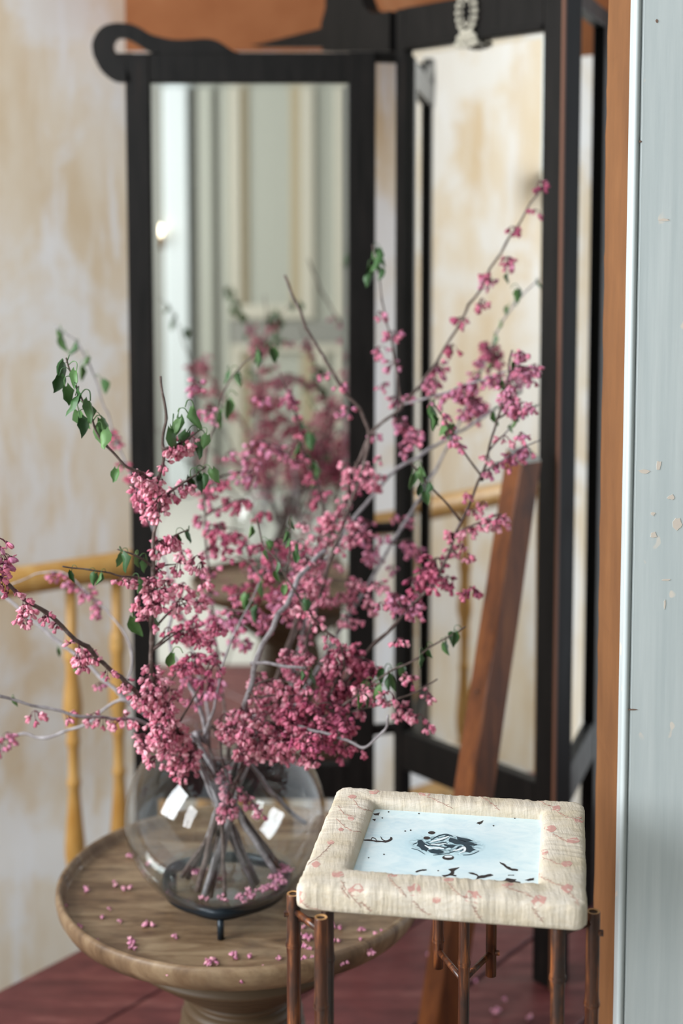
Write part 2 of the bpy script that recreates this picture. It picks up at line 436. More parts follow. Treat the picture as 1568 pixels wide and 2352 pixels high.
# plaster wall of the stairwell
WD = Vector((.8, .6, 0)); W0 = Vector((-.76, 3.15, 0)); WN = Vector((-.6, .8, 0))
def wall_slab(p0, p1, n, th, z0, z1, m, name):
    b = MB(); p0, p1, n = Vector(p0), Vector(p1), Vector(n)
    vs = []
    for p in (p0, p1):
        for k in (0, th):
            for z in (z0, z1): vs.append(p+n*k+Vector((0, 0, z)))
    b.add(vs, [[0, 1, 3, 2], [4, 6, 7, 5], [0, 4, 5, 1], [2, 3, 7, 6], [0, 2, 6, 4], [1, 5, 7, 3]])
    return b.build(name, m)
wb = wall_slab(W0-WD*1.92, W0+WD*4.6, WN, .12, -1.25, 3.2, 'plaster', 'wall_back')
S(wb, 'stairwell wall of worn cream and white limewashed plaster', 'wall')
# small window opening with a ledge on the stairwell wall (seen in the middle mirror)
nr = W0-WD*1.02
def wbox(b, s0, s1, k0, k1, z0, z1, mi=0):
    b.box(s0, s1, k0, k1, z0, z1, Matrix(((WD.x, WN.x, 0, W0.x), (WD.y, WN.y, 0, W0.y), (0, 0, 1, 0), (0, 0, 0, 1))), mi, .004)
win = MB(); wbox(win, -1.60, -1.56, -.03, 0, 1.52, 2.1); wbox(win, -1.34, -1.30, -.03, 0, 1.52, 2.1); wbox(win, -1.60, -1.30, -.03, 0, 2.1, 2.15)
wo = win.build('window_1', 'tan_moulding'); S(wo, 'small framed wall opening with a ledge on the plaster wall', 'window')
k = MB(); wbox(k, -1.66, -1.24, -.09, 0, 1.44, 1.5); o = k.build('window_ledge', 'tan_moulding', wo)
k = MB(); wbox(k, -1.56, -1.34, -.008, 0, 1.5, 2.1); o = k.build('window_panel', 'white_trim', wo)  # white paint stands in for bright daylight in the opening

# terracotta boxed soffit above the screen
a = at(288, 118, 3.12); sx1 = 1.0
pg = [(a.x, 3.12), (sx1, 3.12), (sx1, W0.y+(sx1-W0.x)*.75-.002), (a.x, W0.y+(a.x-W0.x)*.75-.002)]
# its underside slopes up towards the wall
b = MB(); b.add([(x, y, a.z+.14*(y-3.12)+.02*(y > 3.13)) for x, y in pg]+[(x, y, 2.719) for x, y in pg], [[0, 1, 2, 3], [4, 5, 6, 7]]+[[i, (i+1) % 4, (i+1) % 4+4, i+4] for i in range(4)])
S(b.build('trim_1', 'terracotta_paint'), 'terracotta painted boxed soffit above the folding mirror', 'soffit')

# right-hand wall end: pale blue board, bead, and ochre plaster reveal
WX = at(1441, 900, 1.46).x; WY = 1.46
b = MB(); b.box(WX+.014, 1.6, WY+.02, 1.58, 0, 3.2)
wr = b.build('wall_right', 'dark_masonry'); S(wr, 'wall end at the right clad in pale blue boards and ochre plaster', 'wall')
b = MB(); b.box(WX+.0085, WX+.30, WY, WY+.0195, 0.0, 3.2, None, 0, .0015)
wbd = b.build('wall_board', 'blue_white_paint', wr); wbd['label'] = 'pale blue-white painted board with scratches and chips'
b = MB(); b.box(WX+.302, 1.6, WY, WY+.0195, 0.0, 3.2, None, 0, .0015); b.build('wall_board', 'blue_white_paint', wr)
b = MB(); b.tube([(WX+.0035, WY+.002, z) for z in (0, 1, 2, 3.2)], .0036, 12)
b.box(WX, WX+.0082, WY+.003, WY+.0195, 0, 3.2); smooth_by_angle(b.build('bead_moulding', 'blue_white_paint', wr))
for px, py, rx, rz, mm in ((1508, 48, .0016, .0022, 'dark_dent'), (1470, 325, .0018, .0014, 'dark_dent'), (1478, 1082, .006, .003, 'bare_chip'), (1512, 1068, .003, .006, 'bare_chip'),
                           (1498, 1180, .003, .003, 'bare_chip'), (1500, 1228, .004, .004, 'bare_chip'), (1556, 1205, .005, .009, 'bare_chip'), (1540, 1142, .004, .003, 'bare_chip'),
                           (1526, 1388, .0012, .005, 'bare_chip'), (1524, 505, .007, .0015, 'bare_chip'), (1450, 1630, .006, .0012, 'dark_dent'), (1530, 1332, .005, .001, 'bare_chip')):
    c = at(px, py, WY-.0004); n = 11
    pts = [(c.x+rx*cos(2*pi*k/n)*random.uniform(.5, 1.15), c.z+rz*sin(2*pi*k/n)*random.uniform(.5, 1.15)) for k in range(n)]
    MB().prism(pts, WY-.0004, WY+.001).build('paint_chip', mm, wr)
# ochre reveal with chipped back edge
X0 = WX+.012
YB = X0*F/(1401-CX)/cos(PITCH)*.985
prof = []; z = 0.0; random.seed(3)
while z < 3.2:
    prof.append(z); z += random.uniform(.006, .03)
prof.append(3.2)
vs = []; fs = []
for i, z in enumerate(prof):
    yb = YB+noise.noise(Vector((0, 0, z*9)))*.006+random.uniform(-.0022, .0022)
    th = random.uniform(.010, .013)
    vs += [(WX+.001, WY+.0198, z), (WX+.001+random.uniform(-.0004, .0004), yb, z), (WX+.014, yb+.003, z), (WX+.014, WY+.0198, z)]
for i in range(len(prof)-1):
    for k in range(4): fs.append([i*4+k, i*4+(k+1) % 4, (i+1)*4+(k+1) % 4, (i+1)*4+k])
fs += [[0, 1, 2, 3], [len(vs)-4+k for k in range(4)]]
o = MB().add(vs, fs).build('plaster_reveal', 'ochre_plaster', wr); o['label'] = 'ochre plaster reveal with a chipped ragged edge'

# room behind the photographer, seen in the mirrors
YR = -2.0
rear = MB(); rear.box(-2.3, 1.6, YR-.1, YR, 0, 3.2)
ro = rear.build('wall_rear', 'grey_wall_paint'); S(ro, 'grey painted rear wall reflected in the mirror', 'wall')
def mirX(px): return (px-CX)/F*7.2
def mirZ(py): return CAMZ-7.16*tan(PITCH+math.atan((py-CY)/F))
dr = MB(); dr.box(mirX(528), mirX(800), YR+.001, YR+.04, 0, 2.5, None, 0, .004)
do = dr.build('door_1', 'cream_panel_paint'); S(do, 'cream panelled double door reflected in the left mirror', 'door')
def dpart(nm, xa, xb, za, zb, d0, d1, m_):
    k = MB(); k.box(mirX(xa), mirX(xb), YR+d0, YR+d1, za, zb, None, 0, .005); k.build(nm, m_, do)
for xa, xb in ((528, 552), (690, 722), (770, 800)): dpart('door_stile', xa, xb, mirZ(735), 2.5, .041, .066, 'cream_door_paint')
for xa, xb in ((528, 552), (722, 750), (770, 800)): dpart('door_stile', xa, xb, .0, mirZ(810), .041, .062, 'cream_door_paint')
dpart('door_rail', 552, 690, mirZ(735), mirZ(702), .041, .066, 'cream_door_paint'); dpart('door_rail', 528, 800, mirZ(792), mirZ(740), .041, .05, 'grey_wall_paint')
dpart('door_rail', 528, 800, mirZ(812), mirZ(793), .041, .066, 'cream_door_paint'); dpart('door_rail', 552, 690, 2.35, 2.5, .041, .066, 'cream_door_paint'); dpart('door_rail', 552, 722, .02, .2, .041, .062, 'cream_door_paint')
for xa, xb in ((552, 570), (666, 690)): dpart('panel_moulding', xa, xb, mirZ(702), 2.35, .041, .052, 'tan_moulding')
for xa, xb in ((552, 572), (690, 722)): dpart('panel_moulding', xa, xb, .2, mirZ(812), .041, .052, 'tan_moulding')
k = MB(); k.box(mirX(376), mirX(432), YR+.001, YR+.07, 0, 3.0, None, 0, .008)
S(k.build('trim_2', 'white_trim'), 'white upright door architrave reflected in the left mirror', 'trim')
for xa, xb in ((455, 490), (505, 527)):
    k = MB(); k.box(mirX(xa), mirX(xb), YR+.001, YR+.05, 0, 3.0, None, 0, .008)
    S(k.build('trim_3', 'cream_panel_paint'), 'grey upright moulding beside the reflected door', 'trim')
lp = Vector((mirX(368), YR+.10, mirZ(532)))
la = thing('wall_lamp', (lp.x, YR, lp.z), 'bare glowing bulb on a small brass wall bracket', 'lamp')
k = MB(); k.lathe([(0, 0), (.04, .0), (.04, .008), (.012, .02), (.012, .045), (0, .045)], 20)
k.v = [(x+lp.x, YR+.0005+z, y+lp.z-.05) for x, y, z in k.v]; k.build('bracket_plate', 'lamp_brass', la, True)
k = MB(); k.tube(catmull([(lp.x, YR+.03, lp.z-.05), (lp.x, YR+.075, lp.z-.06), (lp.x, YR+.10, lp.z-.04)]), .006, 8); k.lathe([(.0, -.045), (.016, -.045), (.016, -.02), (0, -.02)], 14, lp); k.build('bracket_arm', 'lamp_brass', la, True)
k = MB(); k.lathe([(.0, -.022), (.010, -.018), (.014, 0), (.017, .012), (.014, .024), (.007, .03), (0, .031)], 18, lp); k.build('bulb', 'lamp_bulb', la, True)

# left wall with its two tall windows (out of frame)
wl = MB()
ys = [(-2.0, -1.5), (-.5, .2), (1.2, 1.95)]
for y0, y1 in ys: wl.box(-2.45, -2.33, y0, y1, -1.25, 3.2)
for y0, y1 in ((-1.5, -.5), (.2, 1.2)): wl.box(-2.45, -2.33, y0, y1, -1.25, .95); wl.box(-2.45, -2.33, y0, y1, 2.55, 3.2)
S(wl.build('wall_left', 'plaster'), 'left plaster wall with two tall windows, out of frame', 'wall')
for n_, y0 in ((2, -1.5), (3, .2)):
    k = MB(); y1 = y0+1
    k.box(-2.42, -2.36, y0, y0+.04, .95, 2.55); k.box(-2.42, -2.36, y1-.04, y1, .95, 2.55); k.box(-2.42, -2.36, y0+.04, y1-.04, .95, .99); k.box(-2.42, -2.36, y0+.04, y1-.04, 2.51, 2.55)
    o = k.build('window_%d' % n_, 'white_trim'); S(o, 'tall white framed window, out of frame on the left', 'window')
    k = MB(); k.box(-2.40, -2.37, y0+.48, y0+.52, .99, 2.51); k.build('mullion', 'white_trim', o)
b = MB(); b.box(1.6, 1.7, -2.0, 1.58, 0, 3.2); S(b.build('wall_side', 'grey_wall_paint'), 'grey painted side wall, out of frame on the right', 'wall')

# ================================================================= BANISTER
RA, RB = at(0, 1345, 2.685), at(290, 1302, 2.85)
RB.z = RA.z
RDIR = (RB-RA).normalized()
BAN = thing('banister', (RA.x, RA.y, -.13), 'yellow painted stair banister with turned balusters against plaster wall', 'banister')
def rail_profile():
    k_ = 1.25
    return [(a_*k_, b_*k_) for a_, b_ in [(-.022, -.012), (-.026, .0), (-.024, .014), (-.014, .022), (0, .025), (.014, .022), (.024, .014), (.026, 0), (.022, -.012), (.012, -.018), (-.012, -.018)]]
def sweep(p0, p1, prof):
    p0, p1 = Vector(p0), Vector(p1); d = (p1-p0).normalized()
    sx = Vector((0, 0, 1)).cross(d).normalized(); up = d.cross(sx); n = len(prof)
    vs = [p+sx*a+up*b_ for p in (p0, p1) for a, b_ in prof]
    fs = [list(range(n)), list(range(2*n-1, n-1, -1))]+[[i, i+n, (i+1) % n+n, (i+1) % n] for i in range(n)]
    return vs, fs
b = MB(); r0 = RA-RDIR*.62; r1 = RA+RDIR*1.35
b.add(*sweep(r0, r1, rail_profile())); smooth_by_angle(b.build('handrail', 'yellow_paint', BAN), 50)
b = MB(); b.add(*sweep(r0+Vector((0, 0, -.30)), r0-RDIR*.9+Vector((0, 0, -.95)), rail_profile())); smooth_by_angle(b.build('descending_handrail', 'yellow_paint', BAN), 50)
ztop = RA.z-.017; zbot = -.13
H_ = ztop-zbot
def bal_profile():
    # fractions of the height from the top, radius in mm (read off the photograph)
    P = [(0, 11), (.15, 10.5), (.165, 14), (.175, 16), (.185, 13.5), (.195, 16.5), (.21, 15), (.222, 12.5), (.26, 12.5), (.30, 16.5), (.335, 19), (.36, 18), (.385, 13), (.40, 12.5), (.425, 12),
         (.435, 14.5), (.445, 12.5), (.455, 10.5), (.50, 10.5), (.535, 10.5), (.545, 14), (.556, 14), (.565, 11), (.60, 12.5), (.66, 16), (.715, 19.5), (.75, 20), (.785, 17), (.80, 13), (.81, 16.5), (.82, 16), (.83, 14), (.84, 11), (1.0, 11.5)]
    P = [q for q in P if q[0] < .86]+[(.872, 11)]
    return [(r*1.04/1000, ztop-f*H_) for f, r in P]
def bal_at(px):
    d = ray(px, 1500); n = Vector((-RDIR.y, RDIR.x, 0)); t_ = (RA-CAM).dot(n)/d.dot(n); p = CAM+d*t_; return Vector((p.x, p.y, 0))
b1, b2 = bal_at(165), bal_at(270)
step_ = (b2-b1)
proto = None
for p in [b1+step_*k for k in (-3.1, 0, 1, 2, 3, 4, 5, 6, 7)]:
    if proto is None:
        bb = MB(); bb.lathe(bal_profile(), 24); proto = bb.mesh('baluster', 'yellow_paint', True)
    o = link('baluster', proto, BAN, p)
b = MB(); M = Matrix(((RDIR.x, -RDIR.y, 0, RA.x), (RDIR.y, RDIR.x, 0, RA.y), (0, 0, 1, 0), (0, 0, 0, 1)))
s1_ = (b1-RA).dot(RDIR); b.box(s1_-.02, s1_+1.3, -.03, .03, ztop-.872*H_-.05, ztop-.872*H_+.0001, M, 0, .004); b.build('stair_string', 'yellow_paint', BAN)
sp = b1-step_*3.1; ss = (sp-RA).dot(RDIR)                 # plastered stair block under the lone near baluster (out of frame)
b = MB(); b.box(ss-.06, ss+.05, -.06, .06, -1.249, ztop-.872*H_+.0001, M, 0, .006)
S(b.build('floor_step', 'plaster'), 'plastered stair block under the banister, out of frame at the left', 'step')
nw = r0
b = MB(); b.lathe([(.035, -1.25), (.035, -.2), (.028, -.19), (.028, .3), (.035, .31), (.035, RA.z+.02), (.02, RA.z+.04), (0, RA.z+.045)], 24, (nw.x, nw.y, 0)); b.build('newel_post', 'yellow_paint', BAN, True)

# ================================================================= FOLDING MIRROR SCREEN
Y0 = 2.64
pL, pR = at(298, 1000, Y0), at(861, 1000, Y0)
SCREEN = thing('folding_mirror', (pL.x, Y0, 0), 'three-panel folding mirror in black lacquered wood with scrolled crest', 'folding mirror')
TH = .026
def panel(org, ang, Wd, swl, swr, zt0, zt1, zb0, zb1, ztop_l, ztop_r, thr=TH, name='mirror_panel'):
    """org: left front bottom corner; x along the panel, y into its back, z up"""
    b = MB(); b.box(swl*.6, Wd-swr*.6, .017, .0235, zb0+.01, zt1-.01)
    p = b.build(name, 'black_lacquer', None); p.parent = SCREEN
    p.location = Vector(org)-world_loc(SCREEN); p.rotation_euler = (0, 0, ang)
    def sub(nm, mb, m_, **kw):
        o = mb.build(nm, m_, None, **kw); o.parent = p; return o
    x = MB(); x.box(0, swl, 0, TH, 0, ztop_l, None, 0, .002); sub('stile', x, 'black_lacquer')
    x = MB(); x.box(Wd-swr, Wd, 0, thr, 0, ztop_r, None, 0, .002); sub('stile', x, 'black_lacquer')
    x = MB(); x.box(swl-.001, Wd-swr+.001, .001, TH-.001, zt0, zt1, None, 0, .002); sub('top_rail', x, 'black_lacquer')
    x = MB(); x.box(swl-.001, Wd-swr+.001, .001, TH-.001, zb0, zb1, None, 0, .002); sub('bottom_rail', x, 'black_lacquer')
    g = MB(); bv = .012; x0, x1, z0, z1 = swl, Wd-swr, zb1, zt0
    x = MB(); x.add([(x0, .012, z0), (x1, .012, z0), (x1, .012, z1), (x0, .012, z1), (x0+bv, .0117, z0+bv), (x1-bv, .0117, z0+bv), (x1-bv, .0117, z1-bv), (x0+bv, .0117, z1-bv)],
                    [[4, 5, 6, 7]], 0)
    x.f += [[0, 1, 5, 4], [1, 2, 6, 5], [2, 3, 7, 6], [3, 0, 4, 7]]; x.mi += [1]*4
    x.box(x0, x1, .0122, .0168, z0, z1, None, 2)
    sub('mirror_glass', x, ['mirror_silver', 'mirror_bevel', 'black_lacquer'])
    return p, sub
# left panel, facing the room
Wl = pR.x-pL.x
sl = at(352, 1000, Y0).x-pL.x; sr = pR.x-at(800, 1000, Y0).x
zt0, zt1 = at(560, 189, Y0).z, at(560, 121, Y0).z
zb1 = at(760, 1756, Y0).z
P1, sub1 = panel((pL.x, Y0, 0), 0, Wl, sl, sr, zt0, zt1, zb1-.07, zb1, zt1-.001, zt1+.002)
# scrolled crest (outline read from the photograph, local x,z on the panel front)
def loc1(px, py): q = at(px, py, Y0); return (q.x-pL.x, q.z)
outer = [(300, 188), (262, 186), (232, 162), (214, 128), (212, 100), (222, 74), (240, 58), (264, 52), (296, 54), (320, 63), (345, 78), (372, 86), (400, 91), (440, 90), (470, 88), (495, 92), (515, 103), (535, 117), (550, 121)]
hole = [(262, 96), (270, 88), (284, 86), (300, 92), (320, 103), (346, 118), (352, 121)]
hole2 = [(262, 112), (268, 122), (280, 124), (300, 122), (330, 121)]
oc = [loc1(*q) for q in catmull([Vector((x, y, 0)) for x, y in outer], 4) for q in [(q.x, q.y)]]
# crest as a swept ribbon: outer outline + inner (eye) outline
top_in = [(300, 187), (290, 150), (275, 128), (263, 116), (260, 104), (264, 92), (274, 86), (288, 88), (310, 98), (340, 116), (372, 122), (400, 122.5), (440, 122.5), (470, 122.5), (495, 122.5), (515, 122.5), (535, 122.5), (550, 122.5)]
def resample(pts, n):
    pts = [Vector((x, y, 0)) for x, y in pts]; pts = catmull(pts, 6); Ls = [0]
    for a_, b_ in zip(pts, pts[1:]): Ls.append(Ls[-1]+(b_-a_).length)
    out = []; j = 0
    for k in range(n):
        t_ = Ls[-1]*k/(n-1)
        while j < len(Ls)-2 and Ls[j+1] < t_: j += 1
        u = (t_-Ls[j])/max(Ls[j+1]-Ls[j], 1e-9); out.append(pts[j].lerp(pts[j+1], min(u, 1)))
    return out
segs = [([(300, 188), (262, 186), (232, 162), (214, 128)], [(300, 186), (292, 160), (275, 132), (263, 118)]),
        ([(214, 128), (211, 100), (222, 74), (240, 58), (264, 52)], [(263, 118), (259, 106), (262, 95), (268, 88), (277, 86)]),
        ([(264, 52), (296, 54), (320, 63), (345, 78), (372, 86)], [(277, 86), (292, 89), (314, 101), (338, 116), (372, 123)]),
        ([(372, 86), (400, 91), (440, 90), (470, 88), (495, 92), (515, 103), (535, 117), (552, 121)], [(372, 123), (400, 123), (440, 123), (470, 123), (495, 123), (515, 123), (535, 123), (552, 123)])]
crest = MB()
for so, si in segs:
    n = 14; A_, B_ = resample(so, n), resample(si, n)
    vs = []
    for k in range(n):
        xo, zo = loc1(A_[k].x, A_[k].y); xi, zi = loc1(B_[k].x, B_[k].y)
        vs += [(xo, 0, zo), (xo, TH*.8, zo), (xi, TH*.8, zi), (xi, 0, zi)]
    fs = []
    for k in range(n-1):
        for q in range(4): fs.append([k*4+q, k*4+(q+1) % 4, (k+1)*4+(q+1) % 4, (k+1)*4+q])
    crest.add(vs, fs)
sub1('crest_scroll', crest, 'black_lacquer')
crb = MB(); crb.prism([loc1(*q) for q in ((262, 122), (302, 121), (302, 189), (262, 186))], .001, TH*.8-.001); sub1('crest_block', crb, 'black_lacquer')

# middle panel, its right side swung towards the room
cl, cr = on_z(922, 1680, .358), on_z(1226, 1796, .358)
cd = (cr-cl); cd.z = 0; Wm_in = cd.length; cd.normalize(); cang = atan2(cd.y, cd.x)
swm = .045
Wm = Wm_in+2*swm
o2 = cl-cd*swm; o2.z = 0
def zmid(px, py):                                     # height on the middle panel's face
    d = ray(px, py); n = Vector((-cd.y, cd.x, 0)); t_ = (o2-CAM).dot(n)/d.dot(n); return (CAM+d*t_)
zt = (zmid(930, 112).z+zmid(1256, 70).z)/2
zr = zmid(900, 22).z
swl2 = (zmid(926, 900)-zmid(906, 900)).length
P2, sub2 = panel((o2.x+cd.x*(swm-swl2), o2.y+cd.y*(swm-swl2), 0), cang, Wm-swm+swl2, swl2, swm, zt, zr, .358-.075, .358, zr-.001, zr+.16, .046)
OX = swm-swl2
def loc2(px, py):
    p = zmid(px, py)-o2; return (Vector((p.x, p.y, 0)).dot(cd)-OX, p.z)
x = MB(); x.box(swl2, Wm-swm-OX, -.004, .0, zt+.001, zt+.010, None, 0, .0015); sub2('rail_bead', x, 'black_lacquer')
# crest of the middle panel: shouldered block and tapering wing
x = MB(); bl = [loc2(*q) for q in ((745, 118), (742, 55), (752, 20), (754, -60), (826, -60), (832, -10), (842, 18), (862, 32), (900, 26), (900, 118))]
x.prism(bl, -.006, TH+.004); sub2('crest_shoulder', x, 'black_lacquer')
x = MB(); wg = [loc2(*q) for q in ((568, 104), (600, 98), (660, 83), (720, 68), (760, 56), (760, 107), (700, 107), (590, 107))]
x.prism(wg, .004, TH); sub2('crest_wing', x, 'black_lacquer')
x = MB(); x.box(Wm-swm-OX-.02, Wm-OX+.03, -.003, TH+.003, zr+.15, zr+.20, None, 0, .003); sub2('crest_end', x, 'black_lacquer')
# pale lace medallion hung on the rail
mc = loc2(1077, 28); mw = abs(loc2(1104, 28)[0]-loc2(1050, 28)[0])/2
x = MB()
for k in range(18):
    a_ = 2*pi*k/18; x.ball((mc[0]+mw*.78*cos(a_), -.006, mc[1]+mw*1.25*sin(a_)), .0052, .004, .0052, None, 8, 5)
for k in range(12):
    a_ = 2*pi*k/12; x.ball((mc[0]+mw*.42*cos(a_), -.006, mc[1]+mw*.8*sin(a_)), .0036, .003, .0036, None, 8, 5)
for dx, dz in ((-.65, -1.55), (-.25, -1.7), (.25, -1.7), (.65, -1.55), (-.4, -1.35), (.4, -1.35), (0, -1.45), (-.8, -1.9), (.8, -1.9), (0, -2.05), (-.45, -2.0), (.45, -2.0)):
    x.ball((mc[0]+mw*dx, -.006, mc[1]+mw*dz), .0062, .004, .0058, None, 8, 5)
o = sub2('lace_medallion', x, 'old_lace', smooth=True); o['label'] = 'pale beaded lace medallion pinned to the top rail'
# hinges between the first two panels
for py in (122, 1228, 1700):
    hz = at(880, py, 2.6).z
    q = o2+cd*OX
    x = MB(); x.tube([(pR.x-.004, Y0+.016, hz), (q.x+.006, q.y+.012, hz)], .011, 10); 
    o = x.build('hinge', 'hinge_metal', SCREEN)
# right panel, folded back behind the middle one
q = o2+cd*(Wm+.004)
e3 = at(1404, 900, 2.78)
p3 = Vector((q.x+.030, q.y+.055, 0)); d3 = Vector((e3.x, e3.y, 0))-p3; W3 = d3.length; a3 = atan2(d3.y, d3.x)
z3t = at(1360, 55, 2.62).z
P3, sub3 = panel((p3.x, p3.y, 0), a3, W3, .02, .135, z3t, zr, .30, .37, zr-.001, zr+.001)
x = MB(); x.box(0, .004, -.003, 0, 0, zr-.01); sub3('worn_edge', x, 'worn_brown_edge')
x = MB(); x.box(Wm-OX-.0035, Wm-OX+.0012, -.0012, .0035, 0.0, zr+.14); o = sub2('worn_edge', x, 'worn_brown_edge'); o['label'] = 'brown edge where the lacquer has worn off'
x = MB(); x.tube([(q.x-.003, q.y+.012, .5), (q.x-.003, q.y+.012, .58)], .006, 10)
x.build('hinge', 'hinge_metal', SCREEN)

# ================================================================= LEANING POST
top_c = at(1203, 1045, 2.31); 
bot_c = on_z(995, 2440, 0.0)
ax = (top_c-bot_c).normalized()
side = Vector((cos(R(36)), sin(R(36)), 0)); side = (side-ax*side.dot(ax)).normalized(); dep = ax.cross(side)
if dep.y < 0: dep = -dep
POST = thing('wooden_post', (bot_c.x, bot_c.y, 0), 'reddish brown wooden post leaning against the middle mirror', 'post')
b = MB()
wa, wd = .046, .040
Lp = (top_c-bot_c).length
rows = 14; vs = []
for i in range(rows):
    f_ = i/(rows-1); c = bot_c+ax*Lp*f_
    if i == 0: c = c+ax*.02
    wj = wa*(1+.18*(1-f_))/2; dj = wd*(1+.18*(1-f_))/2
    for k, (sx, sy) in enumerate(((-1, -1), (1, -1), (1, 1), (-1, 1))):
        j = .0004
        for cx_, cy_ in (((sx*(1-.1)), sy), (sx, sy*(1-.15))) if k in (1, 3) else ((sx, sy*(1-.15)), (sx*(1-.1), sy)):
            vs.append(c+side*wj*cx_+dep*dj*cy_+Vector((random.uniform(-j, j), random.uniform(-j, j), 0)))
n = 8
fs = [[i*n+k, i*n+(k+1) % n, (i+1)*n+(k+1) % n, (i+1)*n+k] for i in range(rows-1) for k in range(n)]
fs += [list(range(n))[::-1]]
for q in range(len(vs)-n, len(vs)): vs[q] = vs[q]+ax*((vs[q]-top_c).dot(dep)*.55+(vs[q]-top_c).dot(side)*.25)
b.add(vs, fs, 0); b.add(vs[-n:], [list(range(n))], 1)
b.build('shaft', ['post_wood', 'sawn_end'], POST)
for f_ in (.21, .60):
    c = bot_c+ax*Lp*f_-side*(wa*(1+.18*(1-f_))/2+.004)-dep*.0
    k = MB(); k.tube([c, c+side*.018+dep*-(wd*(1+.18*(1-f_))/2+.002)*.2+ax*-.002], .0014, 6); k.build('nail', 'steel_nail', POST)

# ================================================================= ROUND TABLE
TZ = .435; Ht = CAMZ-TZ
tcn = Vector((0, 1.823, 0)); tcn.x = on_z(553, 2050, TZ).x
fr = on_z(555, 2262, TZ); bk = on_z(555, 1868, TZ)
TR = (on_z(986, 2095, TZ).x-on_z(116, 2095, TZ).x)/2
tcn.y = (fr.y+bk.y)/2
TAB = thing('round_table', (tcn.x, tcn.y, 0), 'round worn brown wooden pedestal table with a raised dish rim', 'table')
RZ = .017
b = MB(); b.lathe([(0, -.022), (TR*.80, -.022), (TR*.9, -.020), (TR*.965, -.014), (TR*.992, -.003), (TR, RZ*.4), (TR*.998, RZ*.8), (TR*.985, RZ), (TR*.968, RZ*.95), (TR*.955, RZ*.5), (TR*.947, 0.002), (TR*.93, 0), (TR*.5, 0), (0, 0)], 96)
o = b.mesh('table_top', 'table_wood', True); smooth_by_angle(link('table_top', o, TAB, (tcn.x, tcn.y, TZ)), 60)
b = MB()
pp = [(0, 0), (.17, 0), (.175, .012), (.17, .024), (.15, .03), (.10, .045), (.06, .06), (.045, .075), (.045, .10), (.06, .115), (.052, .13)]
for k in range(14):                                      # ringed bulb under the top
    z_ = .135+k*.017; rr = .052+.030*sin(pi*min(1, (k+1.5)/13))
    if k > 9: rr = .062+.022*(k-9)
    pp += [(rr-.004, z_), (rr+.003, z_+.006), (rr+.003, z_+.011), (rr-.004, z_+.0165)]
pp += [(.15, TZ-.06), (.15, TZ-.0225), (0, TZ-.0225)]
pp = [p for p in pp if p[1] <= TZ-.0224]
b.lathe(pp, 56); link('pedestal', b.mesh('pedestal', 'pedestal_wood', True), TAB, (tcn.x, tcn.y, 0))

# ================================================================= VASE ON ITS STAND
vc = on_z(519, 2036, TZ+.028); vx, vy = vc.x, vc.y
VR = .1285
ST = thing('vase_stand', (vx, vy, TZ), 'low blue-black three-cornered iron stand under the glass vase', 'stand')
def tri_r(a): return .077+.008*max(0, cos(3*(a+pi/2)))**2
b = MB(); n = 72; vs = []
sec = [(-.004, -.009), (.003, -.009), (.006, -.002), (.006, .006), (.001, .009), (-.005, .007), (-.007, .0)]
for k in range(n):
    a_ = 2*pi*k/n; r_ = tri_r(a_)
    for dr_, dz in sec: vs.append((vx+(r_+dr_*.8)*cos(a_), vy+(r_+dr_*.8)*sin(a_), TZ+.033+dz*.8))
ms = len(sec)
fs = [[k*ms+j, k*ms+(j+1) % ms, ((k+1) % n)*ms+(j+1) % ms, ((k+1) % n)*ms+j] for k in range(n) for j in range(ms)]
b.add(vs, fs); b.build('ring', 'blue_iron', ST, True)
for k in range(3):
    a_ = -pi/2+2*pi*k/3; r_ = tri_r(a_)-.001; p = Vector((vx+r_*cos(a_), vy+r_*sin(a_), TZ))
    b = MB(); b.tube([p+Vector((0, 0, .0005)), p+Vector((0, 0, .026))], .0042, 10); b.build('foot', 'blue_iron', ST, True)

vzc = TZ+.026+sqrt(VR**2-.072**2)*.93                        # centre of the bowl
SQ = .94
def bowl(R_, a0, a1, n):  # polar angle from the bottom
    return [(R_*sin(a0+(a1-a0)*k/(n-1)), -R_*cos(a0+(a1-a0)*k/(n-1))*SQ) for k in range(n)]
a_open = R(148)
prof_o = bowl(VR, R(9), a_open, 40); prof_i = bowl(VR-.0028, R(10), a_open, 40)
zb_o = prof_o[0][1]
prof = [(0, zb_o), (prof_o[0][0]*.9, zb_o)]+prof_o[1:]
lip = prof_o[-1]
prof += [(lip[0]+.004, lip[1]+.006), (lip[0]+.005, lip[1]+.009), (lip[0]+.002, lip[1]+.0095), (lip[0]-.001, lip[1]+.007)]
prof += prof_i[::-1][:-1]+[(prof_i[0][0]*.9, zb_o+.0035), (0, zb_o+.0035)]
b = MB(); b.lathe(prof, 80, (0, 0, 0))
VASE = link('glass_vase', b.mesh('glass_vase', 'glass', True), None, (vx, vy, vzc))
tag(VASE, 'clear glass fishbowl vase holding the blossoming branches', 'vase')
# shallow water
wl_a = R(47); wz = -(VR-.0028)*cos(wl_a)*SQ
prof_w = [(0, zb_o+.0040)]+[(max(r-.0006, 0), z+.0003) for r, z in bowl(VR-.0028, R(12), wl_a, 16)]+[(0, -(VR-.0028)*cos(wl_a)*SQ+.0003)]
b = MB(); b.lathe(prof_w, 64)
wo_ = link('vase_water', b.mesh('vase_water', 'water', True), None, (vx, vy, vzc)); smooth_by_angle(wo_, 40)
tag(wo_, 'shallow water in the bottom of the glass vase', 'water')
WATER_Z = vzc+wz+.0004

